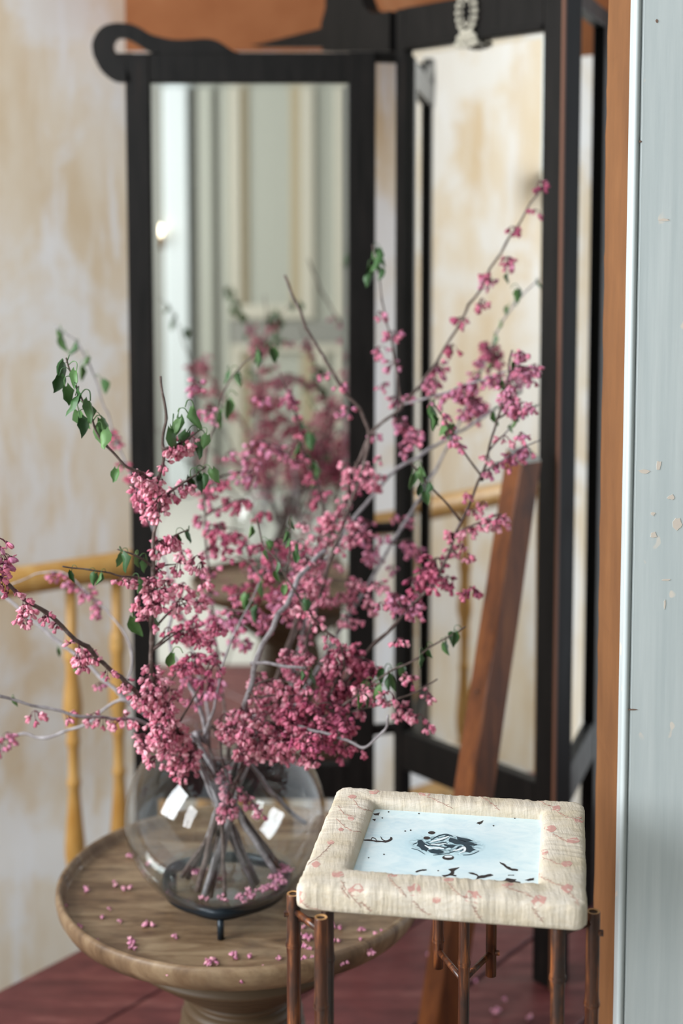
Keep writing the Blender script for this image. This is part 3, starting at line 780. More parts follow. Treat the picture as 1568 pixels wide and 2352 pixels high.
# ================================================================= BLOSSOM AND LEAF MESHES
def rot_to(d):
    return Vector(d).normalized().to_track_quat('Z', 'Y').to_matrix()
def blossom(b, p, d, size, mis):
    """pea-shaped flower at p pointing along d: calyx, keel, two wings, standard petals"""
    M_ = rot_to(d) @ Matrix.Rotation(random.uniform(0, 6.28), 3, 'Z')
    b.ball(p, .0017*size, .0017*size, .0024*size, M_, 5, 3, 3)
    q = Vector(p)+M_ @ Vector((0, 0, .0050*size)); b.ball(q, .0024*size, .0032*size, .0052*size, M_, 6, 4, mis[0])
    for sx in (-1, 1):
        M2 = M_ @ Matrix.Rotation(sx*.42, 3, 'X')
        q = Vector(p)+M2 @ Vector((.0012, sx*.0012, .0056*size)); b.ball(q, .0011*size, .0026*size, .0046*size, M2, 6, 3, mis[1])
    M2 = M_ @ Matrix.Rotation(-.9, 3, 'Y'); q = Vector(p)+M2 @ Vector((0, 0, .0040*size)); b.ball(q, .0009*size, .0030*size, .0040*size, M2, 6, 3, mis[2])
CL = {'pink': [], 'deep': [], 'mauve': []}
TONE = {'pink': ['petal_light', 'petal_mid', 'petal_deep', 'calyx'], 'deep': ['petal_mid', 'petal_deep', 'petal_deep', 'calyx'], 'mauve': ['petal_mauve', 'petal_mid', 'petal_mauve', 'calyx']}
random.seed(21)
for tone in CL:
    for v in range(6):
        b = MB(); n = random.randint(5, 8)
        for k in range(n):
            a_ = random.uniform(0, 2*pi); dn = random.uniform(-.9, .35)
            d = Vector((cos(a_), sin(a_), dn*1.3)).normalized()
            ln = random.uniform(.004, .011)
            p1_ = d*ln*.6+Vector((0, 0, -.001)); p2_ = d*ln+Vector((0, 0, -.0035-ln*.2))
            b.tube([(0, 0, 0), p1_, p2_], [.0006, .0005, .0005], 4, False, 3)
            dd = (d+Vector((random.uniform(-.3, .3), random.uniform(-.3, .3), -.55))).normalized()
            blossom(b, p2_, dd, random.uniform(.85, 1.15), random.choice([(0, 1, 0), (1, 0, 0), (0, 0, 1), (1, 1, 0), (1, 2, 1), (0, 1, 1)]))
        CL[tone].append(b.mesh('flower_cluster', TONE[tone], True))
FALL = []
for v in range(5):
    b = MB()
    for k in range(random.choice((1, 1, 2, 2, 3))):
        a_ = random.uniform(0, 6.28); blossom(b, Vector((random.uniform(-.004, .004)*k, random.uniform(-.004, .004)*k, .0028)), (cos(a_), sin(a_), .05), random.uniform(.8, 1.0), random.choice([(0, 1, 0), (1, 0, 0), (0, 0, 1)]))
    zmin = min(q[2] for q in b.v); b.v = [(x, y, z-zmin) for x, y, z in b.v]
    FALL.append(b.mesh('fallen_blossom', ['petal_mauve', 'petal_light', 'petal_mid', 'calyx'], True))
LEAF = []
for v in range(6):                                       # folded, drooping heart-shaped young leaf hung from a thin stalk
    b = MB(); ln = random.uniform(.017, .024); fold = random.uniform(.5, 1.2); wdt = ln*.46
    sx = random.choice((-1, 1))
    st = catmull([(0, 0, 0), (sx*.004, .001, .005), (sx*.009, .002, .004), (sx*.011, .002, -.003)], 3)
    b.tube(st, .0005, 4, True, 1)
    o_ = Vector(st[-1]); rows_ = [(0, .35), (.12, .8), (.3, 1.0), (.55, .85), (.8, .45), (1, .03)]
    vs = []
    curl = random.uniform(-.006, .006)
    for t_, w_ in rows_:
        c = o_+Vector((curl*t_*t_+random.uniform(-.001, .001), .003*sin(t_*2)+random.uniform(-.0012, .0012), -ln*t_))
        hw = wdt*w_
        vs += [c+Vector((-hw*cos(fold), -hw*sin(fold), .003*(t_ < .05))), c+Vector((-hw*.5*cos(fold*.7), -hw*.5*sin(fold*.9), 0)), c, c+Vector((hw*.5*cos(fold*.7), -hw*.5*sin(fold*.9), 0)), c+Vector((hw*cos(fold), -hw*sin(fold), .003*(t_ < .05)))]
    fs = [[i*5+j, i*5+j+1, (i+1)*5+j+1, (i+1)*5+j] for i in range(5) for j in range(4)]
    b.add(vs, fs, 0); LEAF.append(b.mesh('leaf', ['leaf_green', 'leaf_green'], True))

# ================================================================= BRANCHES
vb = Vector((vx, vy, vzc))
def stem_start(ang, rbot, rtop=.045, lean=.0):
    """foot of a stem inside the vase and its passage through the mouth"""
    rbot = random.uniform(.03, .07); a2 = ang+pi+random.uniform(-.5, .5)
    foot = vb+Vector((cos(a2)*rbot, sin(a2)*rbot, -sqrt(max(VR**2-(rbot+.02)**2, 0))*SQ+.012))
    mouth = vb+Vector((cos(ang)*rtop, sin(ang)*rtop, VR*SQ*.80))
    return [foot, (foot+mouth)/2+Vector((random.uniform(-.006, .006), random.uniform(-.006, .006), 0)), mouth]
ALLC = 0
def make_branch(label, main, rad, bark='bark', ang=None, twigs=(), seed=0):
    """main: [(px,py,depth)...]; ang: heading of the stem inside the vase; twigs: dicts"""
    global ALLC
    random.seed(seed*17+5)
    pts = [at(*q) for q in main]
    if ang is not None: pts = stem_start(ang, .05)+pts
    root = thing('redbud_branch', pts[0], label, 'branch', 'redbud branches in the glass vase')
    lines = []
    def tube(name, P, r0, r1, m_, jit):
        C = catmull(P, 7)
        C = [c+Vector((noise.noise(c*38+Vector((seed, 0, 0))), noise.noise(c*38+Vector((0, seed, 9))), noise.noise(c*38+Vector((5, 0, seed)))))*jit*min(1, i/6) for i, c in enumerate(C)]
        k = len(C); rr = [r0+(r1-r0)*(i/(k-1))**.8 for i in range(k)]
        rr = [r*(1.22 if i % 7 == 0 and 0 < i < k-1 else 1) for i, r in enumerate(rr)]
        b = MB(); b.tube(C, rr, 7); b.build(name, m_, root, True)
        return C
    C0 = tube('stem', pts, rad[0]*.8, rad[1], bark, .004)
    lines.append((C0, main))
    todo = []
    for tw in twigs:
        P = [at(*q) for q in tw['p']]
        if tw.get('join', True):                          # grow from the nearest point of the stem
            s_ = min(C0[8:] if ang is not None else C0, key=lambda c: (c-P[0]).length)
            P = [s_]+P
            if (P[1]-P[0]).length < .004: P.pop(1)
        lines.append((tube('twig', P, tw.get('r', .0022), tw.get('r1', .0009), tw.get('bark', bark), .003), tw['p']))
    return root, lines
def path_points(C, f0, f1, n):
    Ls = [0]
    for a_, b_ in zip(C, C[1:]): Ls.append(Ls[-1]+(b_-a_).length)
    out = []
    for k in range(n):
        t_ = Ls[-1]*(f0+(f1-f0)*(k+random.uniform(.2, .8))/n)
        j = 0
        while j < len(Ls)-2 and Ls[j+1] < t_: j += 1
        out.append(C[j].lerp(C[j+1], (t_-Ls[j])/max(Ls[j+1]-Ls[j], 1e-9)))
    return out
def put_cluster(root, p, tone, size=1.0):
    global ALLC
    o = link('flower_cluster', random.choice(CL[tone]), root, p)
    o.rotation_euler = (random.uniform(-.4, .4), random.uniform(-.4, .4), random.uniform(0, 6.28)); s = size*random.uniform(.68, 1.0); o.scale = (s, s, s)
    ALLC += 1
def put_leaf(root, p, size=1.0):
    o = link('leaf', random.choice(LEAF), root, p)
    o.rotation_euler = (random.uniform(-.35, .35), random.uniform(-.35, .35), random.uniform(0, 6.28)); s = size*random.uniform(.75, 1.25); o.scale = (s, s, s)
def flowers(root, C, f0, f1, n, tone='pink', size=1.0):
    n = max(1, round(n*.95))
    for p in path_points(C, f0, f1, n): put_cluster(root, p, tone, size)
def leaves(root, C, f0, f1, n, size=1.0):
    for p in path_points(C, f0, f1, n): put_leaf(root, p, size)
def spray(root, C, px, py, Y, rx, ry, n, tone='pink', size=1.0, dy=.06, twig=True):
    """a bushy side spray: short twigs from the stem to a patch of blossom"""
    c = at(px, py, Y); made = []; n = max(2, round(n*.95))
    k_ = max(1, n//5) if twig else 0
    for k in range(k_):
        a_ = 2*pi*k/max(k_, 1)+random.random()
        e = at(px+rx*.6*cos(a_), py+ry*.6*sin(a_), Y+random.uniform(-dy, dy)*.6)
        s_ = min(C, key=lambda q: (q-e).length+.35*max(0, q.z-e.z+.01))
        mid_ = s_.lerp(e, .5)+Vector((random.uniform(-.008, .008), random.uniform(-.008, .008), .006))
        T = catmull([s_, mid_, e], 5); b = MB(); b.tube(T, [.0017-.001*i/(len(T)-1) for i in range(len(T))], 5); b.build('twig', 'bark', root, True)
        made.append(T)
    for k in range(n):
        if made and random.random() < .55:
            T = random.choice(made); p = T[random.randint(len(T)//2, len(T)-1)]+Vector((random.gauss(0, .006), random.gauss(0, .006), random.gauss(0, .006)))
        else:
            r_ = sqrt(random.random()); a_ = random.uniform(0, 6.28); p = at(px+rx*r_*cos(a_), py+ry*r_*sin(a_), Y+random.uniform(-dy, dy))
        put_cluster(root, p, tone, size)

# A: near upright branch on the left
r, Ls = make_branch('upright dark branch before the left black stile, its side twig ending in drooping leaves',
    [(440, 1735, 1.70), (352, 1560, 1.62), (344, 1470, 1.61), (352, 1300, 1.60), (362, 1140, 1.59), (376, 1030, 1.58), (382, 960, 1.58), (368, 862, 1.58)], (.0046, .0014), 'bark', R(205),
    [dict(p=[(360, 1112, 1.59), (318, 1082, 1.57), (282, 1062, 1.56), (240, 1022, 1.55), (203, 945, 1.54), (165, 872, 1.53), (152, 818, 1.53)], r=.0023),
     dict(p=[(364, 1150, 1.6), (420, 1108, 1.62), (474, 1072, 1.63)]), dict(p=[(384, 1030, 1.58), (430, 1006, 1.59), (464, 985, 1.6)]),
     dict(p=[(352, 1300, 1.6), (310, 1275, 1.58), (270, 1262, 1.57)], r=.0014), dict(p=[(352, 1190, 1.6), (330, 1140, 1.61), (312, 1100, 1.62)]),
     dict(p=[(352, 1330, 1.6), (290, 1325, 1.58), (200, 1308, 1.56), (140, 1304, 1.55)], r=.0012),
     dict(p=[(352, 1250, 1.6), (400, 1230, 1.61), (436, 1218, 1.62)], r=.0014)], 1)
flowers(r, Ls[0][0], .40, .50, 12); flowers(r, Ls[0][0], .50, .58, 3); flowers(r, Ls[0][0], .62, .72, 5); flowers(r, Ls[0][0], .79, .88, 6)
flowers(r, Ls[1][0], .02, .22, 8); leaves(r, Ls[1][0], .55, 1.0, 13, 1.15); put_leaf(r, at(285, 1075, 1.56))
flowers(r, Ls[2][0], .1, .7, 7); leaves(r, Ls[2][0], .8, 1, 4, 1.1); flowers(r, Ls[3][0], .1, .7, 6); leaves(r, Ls[3][0], .75, 1, 3); leaves(r, Ls[4][0], .4, 1, 4, .9)
flowers(r, Ls[5][0], .2, .9, 4); flowers(r, Ls[6][0], .02, .45, 5); leaves(r, Ls[6][0], .25, 1, 4, .8); flowers(r, Ls[7][0], .1, .7, 7); leaves(r, Ls[7][0], .85, 1, 2)
for q in ((408, 945), (425, 935), (432, 950), (398, 960)): put_leaf(r, at(q[0], q[1], 1.59), 1.3)
for q in ((330, 1405), (345, 1410), (420, 1500)): put_leaf(r, at(q[0], q[1], 1.6), 1.3)
spray(r, Ls[0][0], 360, 1640, 1.64, 48, 110, 44, 'pink', 1.0, .03); spray(r, Ls[0][0], 330, 1355, 1.6, 60, 40, 9, 'pink', 1, .02); spray(r, Ls[0][0], 420, 1340, 1.66, 70, 80, 18)
spray(r, Ls[0][0], 450, 1480, 1.70, 70, 70, 22, 'deep'); spray(r, Ls[0][0], 420, 1720, 1.69, 50, 45, 14, 'pink', 1, .02)

# B: blurred branch behind it
r, Ls = make_branch('thin out-of-focus branch rising behind the leafy left twig', [(480, 1650, 1.98), (390, 1330, 2.04), (330, 1160, 2.08), (272, 1020, 2.10), (228, 900, 2.10), (188, 800, 2.10), (125, 748, 2.10)], (.0034, .001), 'bark_grey', R(170), (), 2)
flowers(r, Ls[0][0], .68, .84, 7, 'deep'); leaves(r, Ls[0][0], .9, 1, 6, 1.0); flowers(r, Ls[0][0], .5, .62, 5, 'deep')
# C: dark diagonal branch leaving the frame at the left
r, Ls = make_branch('dark diagonal branch running out past the left edge above the banister', [(420, 1700, 1.70), (290, 1572, 1.60), (200, 1490, 1.56), (100, 1408, 1.53), (5, 1335, 1.50), (-60, 1280, 1.48)], (.0044, .0020), 'bark', R(195), (), 3)
flowers(r, Ls[0][0], .50, .70, 5); flowers(r, Ls[0][0], .70, .9, 5); flowers(r, Ls[0][0], .9, 1, 5); flowers(r, Ls[0][0], .36, .5, 7)
spray(r, Ls[0][0], -5, 1275, 1.5, 18, 40, 6, 'mauve', 1, .02, False); spray(r, Ls[0][0], 60, 1400, 1.53, 22, 18, 4, 'pink', 1, .01, False); spray(r, Ls[0][0], 200, 1500, 1.57, 22, 24, 5, 'pink', 1, .01, False)
# D: grey companion
r, Ls = make_branch('pale grey branch just behind the dark diagonal one', [(440, 1720, 1.86), (275, 1595, 1.84), (180, 1510, 1.86), (90, 1440, 1.88), (0, 1362, 1.90), (-50, 1320, 1.9)], (.0042, .002), 'bark_grey', R(185), [dict(p=[(280, 1600, 1.84), (300, 1480, 1.88), (200, 1360, 1.92), (120, 1310, 1.94), (20, 1345, 1.95)], r=.0018, bark='bark_grey')], 4)
flowers(r, Ls[1][0], .45, .8, 6, 'mauve'); leaves(r, Ls[0][0], .72, .8, 2, .8)
# E, F: low horizontal twigs
r, Ls = make_branch('slender grey twig reaching left, upper of the two low ones', [(430, 1715, 1.76), (310, 1656, 1.70), (200, 1646, 1.66), (100, 1625, 1.64), (0, 1604, 1.62), (-60, 1595, 1.61)], (.0032, .0016), 'bark_grey', R(190), (), 5)
for px, py in ((80, 1640), (150, 1645), (212, 1648), (262, 1660), (285, 1650), (270, 1665), (235, 1655)): put_cluster(r, at(px, py-8, 1.67), 'pink', .95)
put_leaf(r, at(28, 1605, 1.63), .6)
r, Ls = make_branch('crooked grey twig reaching left, lower of the two low ones', [(445, 1725, 1.82), (290, 1608, 1.80), (200, 1662, 1.80), (110, 1688, 1.80), (50, 1690, 1.80), (-30, 1712, 1.80)], (.0030, .0018), 'bark_grey', R(175), (), 6)
for px, py in ((15, 1690), (5, 1715), (20, 1698), (228, 1575)): put_cluster(r, at(px, py-8, 1.8), 'mauve', .95)
# G: tall branch to the upper right
r, Ls = make_branch('tallest branch, slanting up to the right across the middle mirror', [(590, 1690, 1.90), (680, 1420, 1.96), (770, 1200, 2.0), (850, 1002, 2.02), (925, 935, 2.03), (1000, 832, 2.04), (1080, 702, 2.05), (1160, 562, 2.06), (1245, 430, 2.06)], (.0052, .0014), 'bark', R(60),
    [dict(p=[(925, 932, 2.03), (900, 800, 2.05), (878, 690, 2.06), (855, 560, 2.07)], r=.0018), dict(p=[(930, 930, 2.03), (1050, 892, 2.0), (1150, 858, 1.98), (1225, 838, 1.97)], r=.0022, bark='bark_grey')], 7)
for px, py in ((1238, 415), (1236, 482), (1178, 520), (1165, 590), (1118, 628), (1105, 685), (1060, 728), (1040, 790), (1004, 838), (1000, 880), (985, 870), (940, 905)): put_cluster(r, at(px, py, 2.05), 'deep' if py < 800 else 'mauve', 1.1)
for px, py in ((1110, 632), (1125, 640), (996, 860), (1165, 600)): put_cluster(r, at(px, py, 2.05), 'mauve', 1.0)
for q in ((1166, 628), (1172, 662)): put_leaf(r, at(*q, 2.05), .9)
leaves(r, Ls[1][0], .82, 1.0, 12, 1.0)
for px, py in ((868, 715), (900, 760), (870, 795), (908, 830), (880, 880), (912, 910)): put_cluster(r, at(px, py, 2.06), 'mauve', 1.0)
flowers(r, Ls[2][0], .3, 1.0, 16, 'mauve'); spray(r, Ls[2][0], 1070, 920, 2.0, 40, 30, 7, 'mauve', 1, .03)
flowers(r, Ls[0][0], .50, .60, 10); spray(r, Ls[0][0], 840, 1080, 2.0, 55, 50, 14); spray(r, Ls[0][0], 920, 990, 2.02, 60, 40, 9, 'mauve'); spray(r, Ls[0][0], 760, 1230, 1.95, 80, 60, 20)
spray(r, Ls[0][0], 700, 1330, 1.93, 70, 60, 16)
# H: bare twig
r, Ls = make_branch('bare brown twig with few blossoms crossing the left mirror\'s right stile', [(640, 1690, 1.88), (760, 1280, 1.93), (848, 1010, 1.97), (770, 872, 1.97), (705, 750, 1.97), (652, 634, 1.97)], (.0046, .0018), 'bark', R(20), (), 8)
for px, py in ((740, 858), (795, 935), (775, 940), (785, 880)): put_cluster(r, at(px, py, 1.97), 'mauve', .9)
flowers(r, Ls[0][0], .35, .55, 8)
# I: right branch
r, Ls = make_branch('long forked branch curving right in front of the leaning post', [(600, 1700, 1.78), (720, 1640, 1.76), (868, 1472, 1.78), (1000, 1330, 1.80), (1058, 1200, 1.81), (1108, 1085, 1.82), (1150, 940, 1.84), (1175, 800, 1.85)], (.0042, .0014), 'bark', R(330),
    [dict(p=[(1058, 1195, 1.81), (990, 1115, 1.79), (940, 1062, 1.78)], r=.0018), dict(p=[(1106, 1095, 1.82), (1045, 1005, 1.8), (995, 925, 1.79)], r=.0020), dict(p=[(1130, 1030, 1.83), (1190, 960, 1.85), (1240, 930, 1.86)], r=.0014, bark='bark_grey'),
     dict(p=[(1110, 1085, 1.82), (1180, 1040, 1.83), (1238, 1010, 1.84)], r=.0014, bark='bark_grey'), dict(p=[(1040, 1230, 1.81), (1100, 1200, 1.80), (1150, 1180, 1.79)], r=.0014)], 9)
leaves(r, Ls[1][0], .55, 1, 6, .8); leaves(r, Ls[2][0], .7, 1, 5, 1.0); flowers(r, Ls[2][0], .5, .95, 4, 'mauve'); leaves(r, Ls[3][0], .5, 1, 7, .6); flowers(r, Ls[4][0], .1, .8, 6, 'mauve'); flowers(r, Ls[5][0], .1, 1, 7)
for px, py in ((1085, 1170), (1110, 1150), (1070, 1130), (1120, 1045), (1160, 1000), (1075, 1270), (1060, 1250), (1040, 1260), (1145, 1190)): put_cluster(r, at(px, py, 1.81), 'pink', 1.0)
spray(r, Ls[0][0], 1180, 930, 1.85, 45, 110, 14, 'mauve', .9); spray(r, Ls[0][0], 1205, 830, 1.88, 30, 40, 8, 'mauve', .9); leaves(r, Ls[0][0], .9, 1, 4, .8)
spray(r, Ls[0][0], 985, 1330, 1.82, 55, 40, 16, 'deep'); spray(r, Ls[0][0], 930, 1390, 1.8, 60, 40, 12, 'mauve'); spray(r, Ls[0][0], 800, 1545, 1.76, 90, 70, 42, 'deep', 1.0, .05)
# J: lower right leafy
r, Ls = make_branch('low leafy twig pointing right towards the post, beneath the forked branch', [(640, 1700, 1.74), (760, 1640, 1.70), (868, 1560, 1.70), (960, 1505, 1.70), (1068, 1440, 1.70)], (.0030, .0010), 'bark', R(315), [dict(p=[(760, 1650, 1.7), (860, 1622, 1.7), (960, 1585, 1.7), (1005, 1560, 1.7)], r=.0015)], 10)
leaves(r, Ls[0][0], .88, 1, 6, .8); leaves(r, Ls[0][0], .72, .82, 9, .9)
for px, py in ((915, 1465), (945, 1550), (930, 1545), (925, 1620), (945, 1632), (985, 1660), (985, 1590), (910, 1615), (965, 1640), (920, 1640)): put_cluster(r, at(px, py, 1.7), 'pink', .95)
spray(r, Ls[0][0], 730, 1650, 1.70, 110, 55, 46, 'deep', 1.0, .05); spray(r, Ls[0][0], 860, 1610, 1.7, 60, 50, 10, 'pink'); spray(r, Ls[0][0], 1070, 1355, 1.75, 24, 14, 3, 'deep', 1, .02, False)
# K: middle
r, Ls = make_branch('branch in the middle of the left mirror topped by a dark blossom tuft', [(560, 1700, 1.98), (690, 1430, 2.06), (740, 1170, 2.1), (702, 1060, 2.12), (682, 960, 2.12), (640, 855, 2.12)], (.0044, .0012), 'bark', R(80), [dict(p=[(690, 1060, 2.12), (600, 1010, 2.13), (560, 1060, 2.14)], r=.0016)], 11)
flowers(r, Ls[0][0], .62, .97, 13, 'deep'); leaves(r, Ls[0][0], .84, .92, 7, 1.1); flowers(r, Ls[1][0], .1, 1, 9, 'mauve'); spray(r, Ls[0][0], 640, 900, 2.12, 40, 50, 4, 'mauve', 1, .03); spray(r, Ls[0][0], 660, 1340, 2.0, 80, 90, 22, 'mauve'); leaves(r, Ls[0][0], .6, .7, 4)
# L: thin leaf-tipped twig
r, Ls = make_branch('thin curved twig ending in two leaf tufts before the left mirror', [(520, 1690, 1.92), (480, 1350, 1.96), (470, 1080, 1.97), (498, 955, 1.97), (530, 870, 1.97), (598, 798, 1.97)], (.0032, .0010), 'bark', R(120), (), 12)
for q in ((600, 795), (604, 800), (596, 805), (524, 848), (528, 850), (500, 940), (545, 908)): put_leaf(r, at(*q, 1.97), 1.2)
flowers(r, Ls[0][0], .45, .75, 9, 'mauve'); spray(r, Ls[0][0], 530, 1180, 2.0, 70, 90, 26, 'deep'); spray(r, Ls[0][0], 450, 930, 2.0, 25, 60, 5, 'mauve'); spray(r, Ls[0][0], 560, 1060, 2.02, 60, 50, 6, 'mauve')
# M: thick grey sticks
r, Ls = make_branch('thick pale grey cut branch slanting up through the centre of the blossom', [(565, 1620, 1.72), (594, 1510, 1.72), (640, 1415, 1.74), (690, 1325, 1.80), (745, 1262, 1.86)], (.0052, .0030), 'bark_grey', R(40), [dict(p=[(580, 1525, 1.72), (640, 1528, 1.70), (702, 1536, 1.69)], r=.0026, r1=.0018, bark='bark_grey')], 13)
spray(r, Ls[0][0], 640, 1600, 1.72, 80, 70, 30); put_leaf(r, at(700, 1540, 1.69), .8); put_leaf(r, at(706, 1535, 1.69), .8); flowers(r, Ls[0][0], .75, 1, 8)
r, Ls = make_branch('blurred pale grey branch crossing between the two mirrors at mid height', [(640, 1690, 1.96), (730, 1330, 2.04), (880, 1108, 2.10), (985, 1032, 2.12), (1100, 965, 2.14), (1200, 900, 2.15)], (.0046, .0022), 'bark_grey', R(50), (), 22)
spray(r, Ls[0][0], 1150, 850, 2.12, 60, 50, 7, 'mauve'); flowers(r, Ls[0][0], .35, .62, 12); spray(r, Ls[0][0], 620, 1300, 2.0, 90, 100, 26, 'deep'); spray(r, Ls[0][0], 830, 1380, 1.95, 80, 60, 18)
# N: low curved
r, Ls = make_branch('low grey branch sweeping right just above the vase mouth and curling up', [(600, 1725, 1.74), (680, 1672, 1.68), (760, 1690, 1.66), (835, 1714, 1.65), (880, 1682, 1.65), (892, 1640, 1.65)], (.0036, .0014), 'bark_grey', R(300), (), 14)
flowers(r, Ls[0][0], .42, .78, 16); spray(r, Ls[0][0], 620, 1690, 1.69, 90, 45, 34); spray(r, Ls[0][0], 760, 1700, 1.68, 80, 35, 16, 'deep'); spray(r, Ls[0][0], 700, 1730, 1.68, 30, 12, 4, 'pink', .9, .02, False); spray(r, Ls[0][0], 560, 1660, 1.70, 60, 60, 26); spray(r, Ls[0][0], 590, 1720, 1.69, 60, 25, 10, 'pink', .95, .02)
# P: dark tuft at the upper right, behind
r, Ls = make_branch('out-of-focus branch with a dark hanging blossom tuft, behind the tall one', [(640, 1680, 1.95), (850, 1330, 2.1), (1000, 1080, 2.2), (1085, 900, 2.24), (1130, 790, 2.26), (1180, 700, 2.26), (1240, 640, 2.26)], (.0046, .0012), 'bark_grey', R(35), (), 15)
spray(r, Ls[0][0], 1135, 800, 2.25, 22, 45, 14, 'deep', 1, .03); spray(r, Ls[0][0], 1085, 925, 2.24, 32, 30, 9, 'deep', 1, .03); leaves(r, Ls[0][0], .85, 1, 7, .8); spray(r, Ls[0][0], 900, 1240, 2.14, 90, 60, 16, 'mauve')
# Q: inner grey fork
r, Ls = make_branch('short grey forked branch at the heart of the bouquet', [(480, 1700, 1.80), (450, 1600, 1.80), (410, 1530, 1.80), (388, 1470, 1.82), (400, 1380, 1.86)], (.0048, .0022), 'bark_grey', R(150), [dict(p=[(470, 1690, 1.8), (500, 1600, 1.78), (520, 1500, 1.78), (600, 1330, 1.85)], r=.0024, bark='bark_grey')], 16)
spray(r, Ls[0][0], 470, 1560, 1.83, 60, 60, 12, 'mauve'); spray(r, Ls[1][0], 540, 1420, 1.9, 80, 90, 18, 'mauve'); spray(r, Ls[1][0], 560, 1290, 1.95, 70, 60, 12, 'deep'); leaves(r, Ls[1][0], .8, 1, 4)
# R: long leafy twig up the middle
r, Ls = make_branch('dark twig with small green leaves standing in the centre of the bouquet', [(700, 1660, 1.72), (790, 1510, 1.72), (700, 1400, 1.72), (650, 1310, 1.72), (605, 1245, 1.73), (590, 1190, 1.74)], (.0026, .0010), 'bark', R(340), [dict(p=[(660, 1320, 1.72), (668, 1260, 1.72), (666, 1190, 1.72)], r=.0012)], 17)
leaves(r, Ls[0][0], .80, 1, 7, .8); leaves(r, Ls[1][0], .3, 1, 6, .8); flowers(r, Ls[0][0], .45, .8, 10)
spray(r, Ls[0][0], 700, 1500, 1.73, 60, 50, 12)

# stems and blossom hanging inside the bowl
r, Ls = make_branch('drooping twig of pink blossom hanging inside the glass vase', [(505, 1700, 1.735), (515, 1770, 1.715), (530, 1830, 1.71), (508, 1885, 1.71)], (.0022, .001), 'bark', None, [dict(p=[(540, 1800, 1.715), (575, 1835, 1.715), (590, 1862, 1.715)], r=.0014)], 18)
flowers(r, Ls[0][0], .3, .95, 9, 'pink', .95); flowers(r, Ls[1][0], .4, 1, 4, 'pink', .9); spray(r, Ls[0][0], 430, 1752, 1.69, 40, 25, 8, 'pink', .9, .015, False)
r, Ls = make_branch('grey cut stick slanting to the right inside the glass vase', [(560, 1740, 1.80), (600, 1790, 1.80), (640, 1838, 1.80), (700, 1892, 1.81)], (.0034, .0030), 'bark_grey', None, (), 19)

# ================================================================= FALLEN BLOSSOM
random.seed(5)
spots = [(260, 2028), (255, 2090), (175, 2135), (212, 2172), (297, 2165), (305, 2185), (300, 2175), (375, 2223), (350, 2233), (395, 2222), (400, 2155), (485, 2215), (503, 2218), (535, 2200), (568, 2200), (550, 2255), (388, 2243),
         (195, 2050), (290, 2045), (268, 2038), (333, 2005), (690, 2155), (700, 2175), (708, 2160), (712, 2180), (770, 2165), (775, 2135), (825, 2160), (880, 2148), (895, 2156), (868, 2150), (830, 2140), (650, 2220), (640, 2205), (695, 2205), (715, 2200), (755, 2190), (790, 2215),
         (300, 1970), (345, 1990), (230, 2110), (155, 2085), (605, 2225), (445, 2240), (850, 2190), (760, 2130), (700, 2135), (800, 2205), (340, 2130), (280, 2120)]
for px, py in spots:
    p = on_z(px, py, TZ)
    o = link('fallen_blossom', random.choice(FALL), None, (p.x, p.y, TZ+.0002)); o.rotation_euler = (0, 0, random.uniform(0, 6.28))
    s = random.uniform(.45, .9); o.scale = (s, s, s)
    tag(o, 'tiny fallen pink blossom lying on the round wooden tabletop', 'blossom', 'fallen blossoms on the tabletop')
wr_ = (VR-.003)*sin(wl_a)
for k in range(46):
    a_ = random.uniform(-1.9, .3) if k < 36 else random.uniform(0, 6.28); r_ = wr_*random.uniform(.72, .92) if k < 36 else wr_*random.uniform(.2, .9)
    o = link('floating_blossom', random.choice(FALL), None, (vx+r_*cos(a_), vy+r_*sin(a_), WATER_Z+.0003)); o.rotation_euler = (0, 0, random.uniform(0, 6.28))
    s = random.uniform(.55, .85); o.scale = (s, s, s)
    tag(o, 'tiny pink blossom floating on the water inside the glass vase', 'blossom', 'blossoms floating in the vase')
for px, py in ((1090, 2256), (1160, 2298), (1222, 2345), (1138, 2330), (985, 2195), (1250, 2232)):
    p = on_z(px, py, 0); o = link('fallen_blossom', random.choice(FALL), None, (p.x, p.y, .0004)); o.rotation_euler = (0, 0, random.uniform(0, 6.28)); o.scale = (1.1, 1.1, 1.1)
    tag(o, 'fallen pink blossom lying on the red floorboards', 'blossom', 'fallen blossoms on the floor')

# ================================================================= BAMBOO STAND
ZT = .702; RB_ = .0062
STOOL = None
rods = []
def rod(p, ztop, zbot, r_, nodes_, name='bamboo_leg'):
    prof = [(0, zbot), (r_*.96, zbot)]
    zs = sorted(nodes_)
    z_ = zbot
    for nz in zs:
        prof += [(r_*.97, nz-.010), (r_*1.03, nz-.003), (r_*1.16, nz-.0008), (r_*1.04, nz), (r_*1.14, nz+.0010), (r_*1.02, nz+.004), (r_*.97, nz+.012)]
    prof += [(r_*.98, ztop-.0006), (r_*.93, ztop)]
    b = MB(); b.lathe(prof+[(r_*.90, ztop)], 20, (p.x, p.y, 0), 0)
    b.f.pop(); b.mi.pop()                               # hollow end instead of the top cap
    if prof[0][0] > 1e-6: pass
    b.lathe([(r_*.90, ztop), (r_*.62, ztop), (r_*.60, ztop-.001)], 20, (p.x, p.y, 0), 1)
    b.f.pop(); b.mi.pop(); b.f.pop(); b.mi.pop()
    b.lathe([(r_*.60, ztop-.001), (r_*.58, ztop-.012), (0, ztop-.012)], 20, (p.x, p.y, 0), 2)
    o = b.build(name, ['bamboo', 'bamboo_cut', 'bamboo_hollow'], STOOL, True); return o
fc = Vector((.1035, 1.3125, 0))
STOOL = thing('bamboo_stand', (fc.x, fc.y, 0), 'dark bamboo stand with bundled rod legs under the fabric frame', 'stand')
pA = on_z(674, 2052, ZT); pB = on_z(737, 2106, ZT-.003); pC = on_z(752, 2078, ZT-.004)
